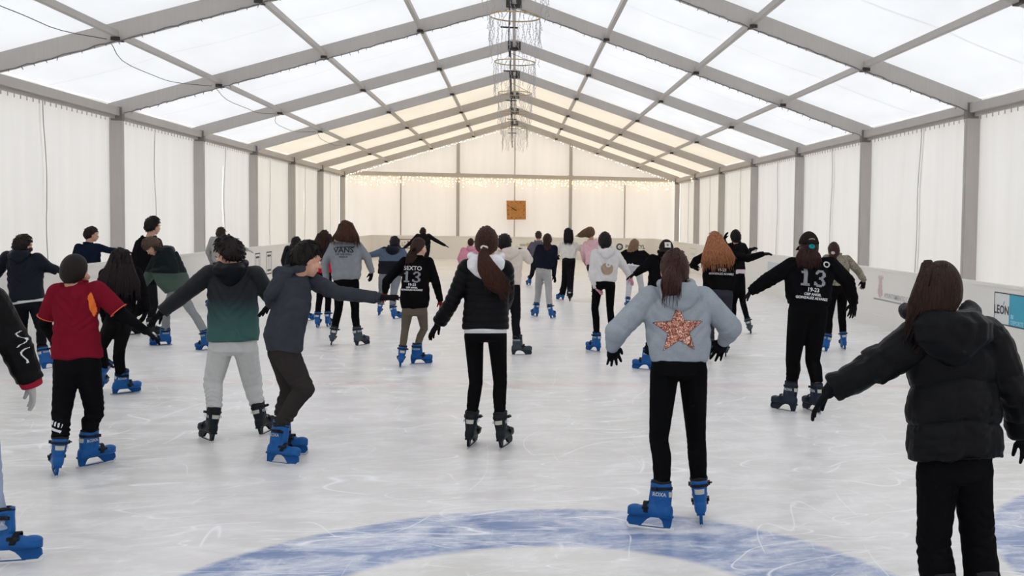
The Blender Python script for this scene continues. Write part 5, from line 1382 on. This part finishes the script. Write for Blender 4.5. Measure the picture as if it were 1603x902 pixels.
# 28 ginger hair
person(dict(label='person with very long ginger hair in a black printed sweatshirt, arm out right', ht=(1118.5, 362), sh=(1105, 401, 1148, 400), tor=[(1100, 1152, 412), (1100, 1151, 432), (1101, 1149, 455)], aL=[(1090, 408), (1084, 416), (1094, 422)], aR=[(1170, 405), (1193, 398), (1206, 397)],
    ad=(.0, .1, .2, .0, .02, .03), kL=(1112, 505), kR=(1137, 505), feet=((1110, 560, 0), (1136, 559, 12)), s=.98, lw=(.085, .06, .045), skate='grey', lend=.2, top=dict(k='hoodie', c=(13, 12, 14), hood=False), bot=dict(k='joggers', c=(52, 52, 60)), gl=(26, 24, 28),
    print=[dict(at=(1126, 424), vf=VT('19-23', .05), mat=PW), dict(at=(1126, 430), vf=VT('GONZALEZ ALVAREZ', .034), mat=PW)],
    hair=dict(c=(110, 64, 42), c2=(196, 134, 96), k='long', path=[(1119, 368, 10, .03), (1120, 380, 15, .01), (1122, 393, 22, -.01), (1124, 406, 26, -.01), (1124, 418, 24, 0)], dk=.4, d0=-.1, n=.05), hs=1.0))
# 29 black hair, striped shirt hem
person(dict(label='person with black hair, black top over pale hem, hand raised, behind the ginger hair', ht=(1151.5, 360), sh=(1144, 386, 1163, 386), tor=[(1143, 1165, 395), (1146, 1166, 410), (1148, 1167, 430)], aL=[(1136, 388), (1133, 376), (1137, 365)], aR=[(1169, 397), (1174, 392), (1183, 388)],
    ad=(.02, .05, .05, .05, .1, .12), kL=(1148, 476), kR=(1163, 474), feet=((1146, 523, 0), (1176, 523, 15)), s=.97, lw=(.07, .05, .042), skate='grey', lend=.24, top=dict(k='hoodie', mat=banded(.94, 1.03, (222, 214, 216), (214, 196, 202), (12, 11, 13)), hood=False), bot=dict(k='leggings', c=BLK),
    hair=dict(c=(18, 14, 15), k='bun', t=.018, bz=0)))
# 30 big 13
person(dict(label='person in black cap with teal hair tie and black sweatshirt numbered 13', ht=(1266, 364), sh=(1240, 416, 1300, 415), tor=[(1229, 1305, 432), (1229, 1302, 452), (1231, 1299, 478)], aL=[(1204, 437), (1177, 455), (1165, 468)], aR=[(1326, 440), (1336, 473), (1334, 500)],
    ad=(0, .02, .03, .0, .03, .04), kL=(1241, 566), kR=(1272, 566), feet=((1231, 645, -40), (1274, 646, -18)), s=1.05, lw=(.098, .07, .056), hipw=.185, skate='navy', lend=.27, top=dict(k='hoodie', c=(12, 12, 14), hood=False, ar=(.078, .068, .05)), bot=dict(k='leggings', c=BLK),
    print=print13(1267, 437, .25, False)+[dict(at=(1290, 416), vf=VT('O', .08), mat=PW)],
    hair=dict(c=(34, 20, 20), c2=(66, 42, 40), k='pony', path=[(1271, 386, 6, -.0), (1268, 394, 16, -.01), (1266, 405, 20, -.01), (1266, 416, 17, 0)], dk=.45, tie=(30, 140, 150), tz=-.03, cap=dict(c=(38, 30, 30), strap=(150, 140, 140))), hs=1.05))
# 31 beige fleece
person(dict(label='person with dark ponytail in a speckled beige fleece and black trousers near the right wall', ht=(1305, 379), sh=(1294, 405, 1326, 406), tor=[(1292, 1330, 415), (1293, 1328, 430), (1294, 1328, 448)], aL=[(1284, 428), (1282, 445), (1283, 455)], aR=[(1343, 424), (1352, 438), (1351, 449)],
    ad=(.03, .1, .12, 0, .03, .04), kL=(1297, 500), kR=(1318, 500), feet=((1288, 551, -15), (1321, 547, 5)), s=.97, lw=(.075, .056, .046), lend=.24, top=dict(k='fleece', c=(132, 126, 111)), bot=dict(k='leggings', c=BLK),
    hair=dict(c=(46, 30, 28), k='pony', path=[(1304, 396, 4, 0), (1304, 404, 6, 0), (1303, 414, 4, 0)], tie=(200, 180, 180))))
# 32 puffer girl
person(dict(label='nearest person, long brown hair, big black padded jacket, at the right', ht=(1473, 408), sh=(1436, 532, 1545, 530), tor=[(1424, 1558, 572), (1425, 1557, 610), (1422, 1562, 655), (1424, 1565, 690), (1426, 1566, 717)], aL=[(1366, 578), (1299, 611), (1275, 641)], aR=[(1588, 612), (1604, 682), (1612, 718)],
    ad=(-.02, .0, .02, -.02, .02, .04), kL=(1460, 852), kR=(1532, 850), feet=((1468, 992, -5), (1540, 988, 8)), s=1.02, lw=(.085, .075, .082), hipw=.165, skate='dark', lend=.1, top=dict(k='puffer', c=(11, 12, 15), ar=(.088, .078, .056), hoodsize=1.38, hoodup=.02, hoodw=1.16, hoodx=-.055), bot=dict(k='baggy', c=(12, 12, 14)),
    hair=dict(c=(28, 19, 17), c2=(58, 36, 28), k='long', path=[(1472, 420, 30, .05), (1471, 445, 36, .0), (1463, 470, 37, .0), (1450, 495, 33, .0), (1434, 520, 20, -.01)], dk=.4, d0=-.085, n=.02), hs=1.0))
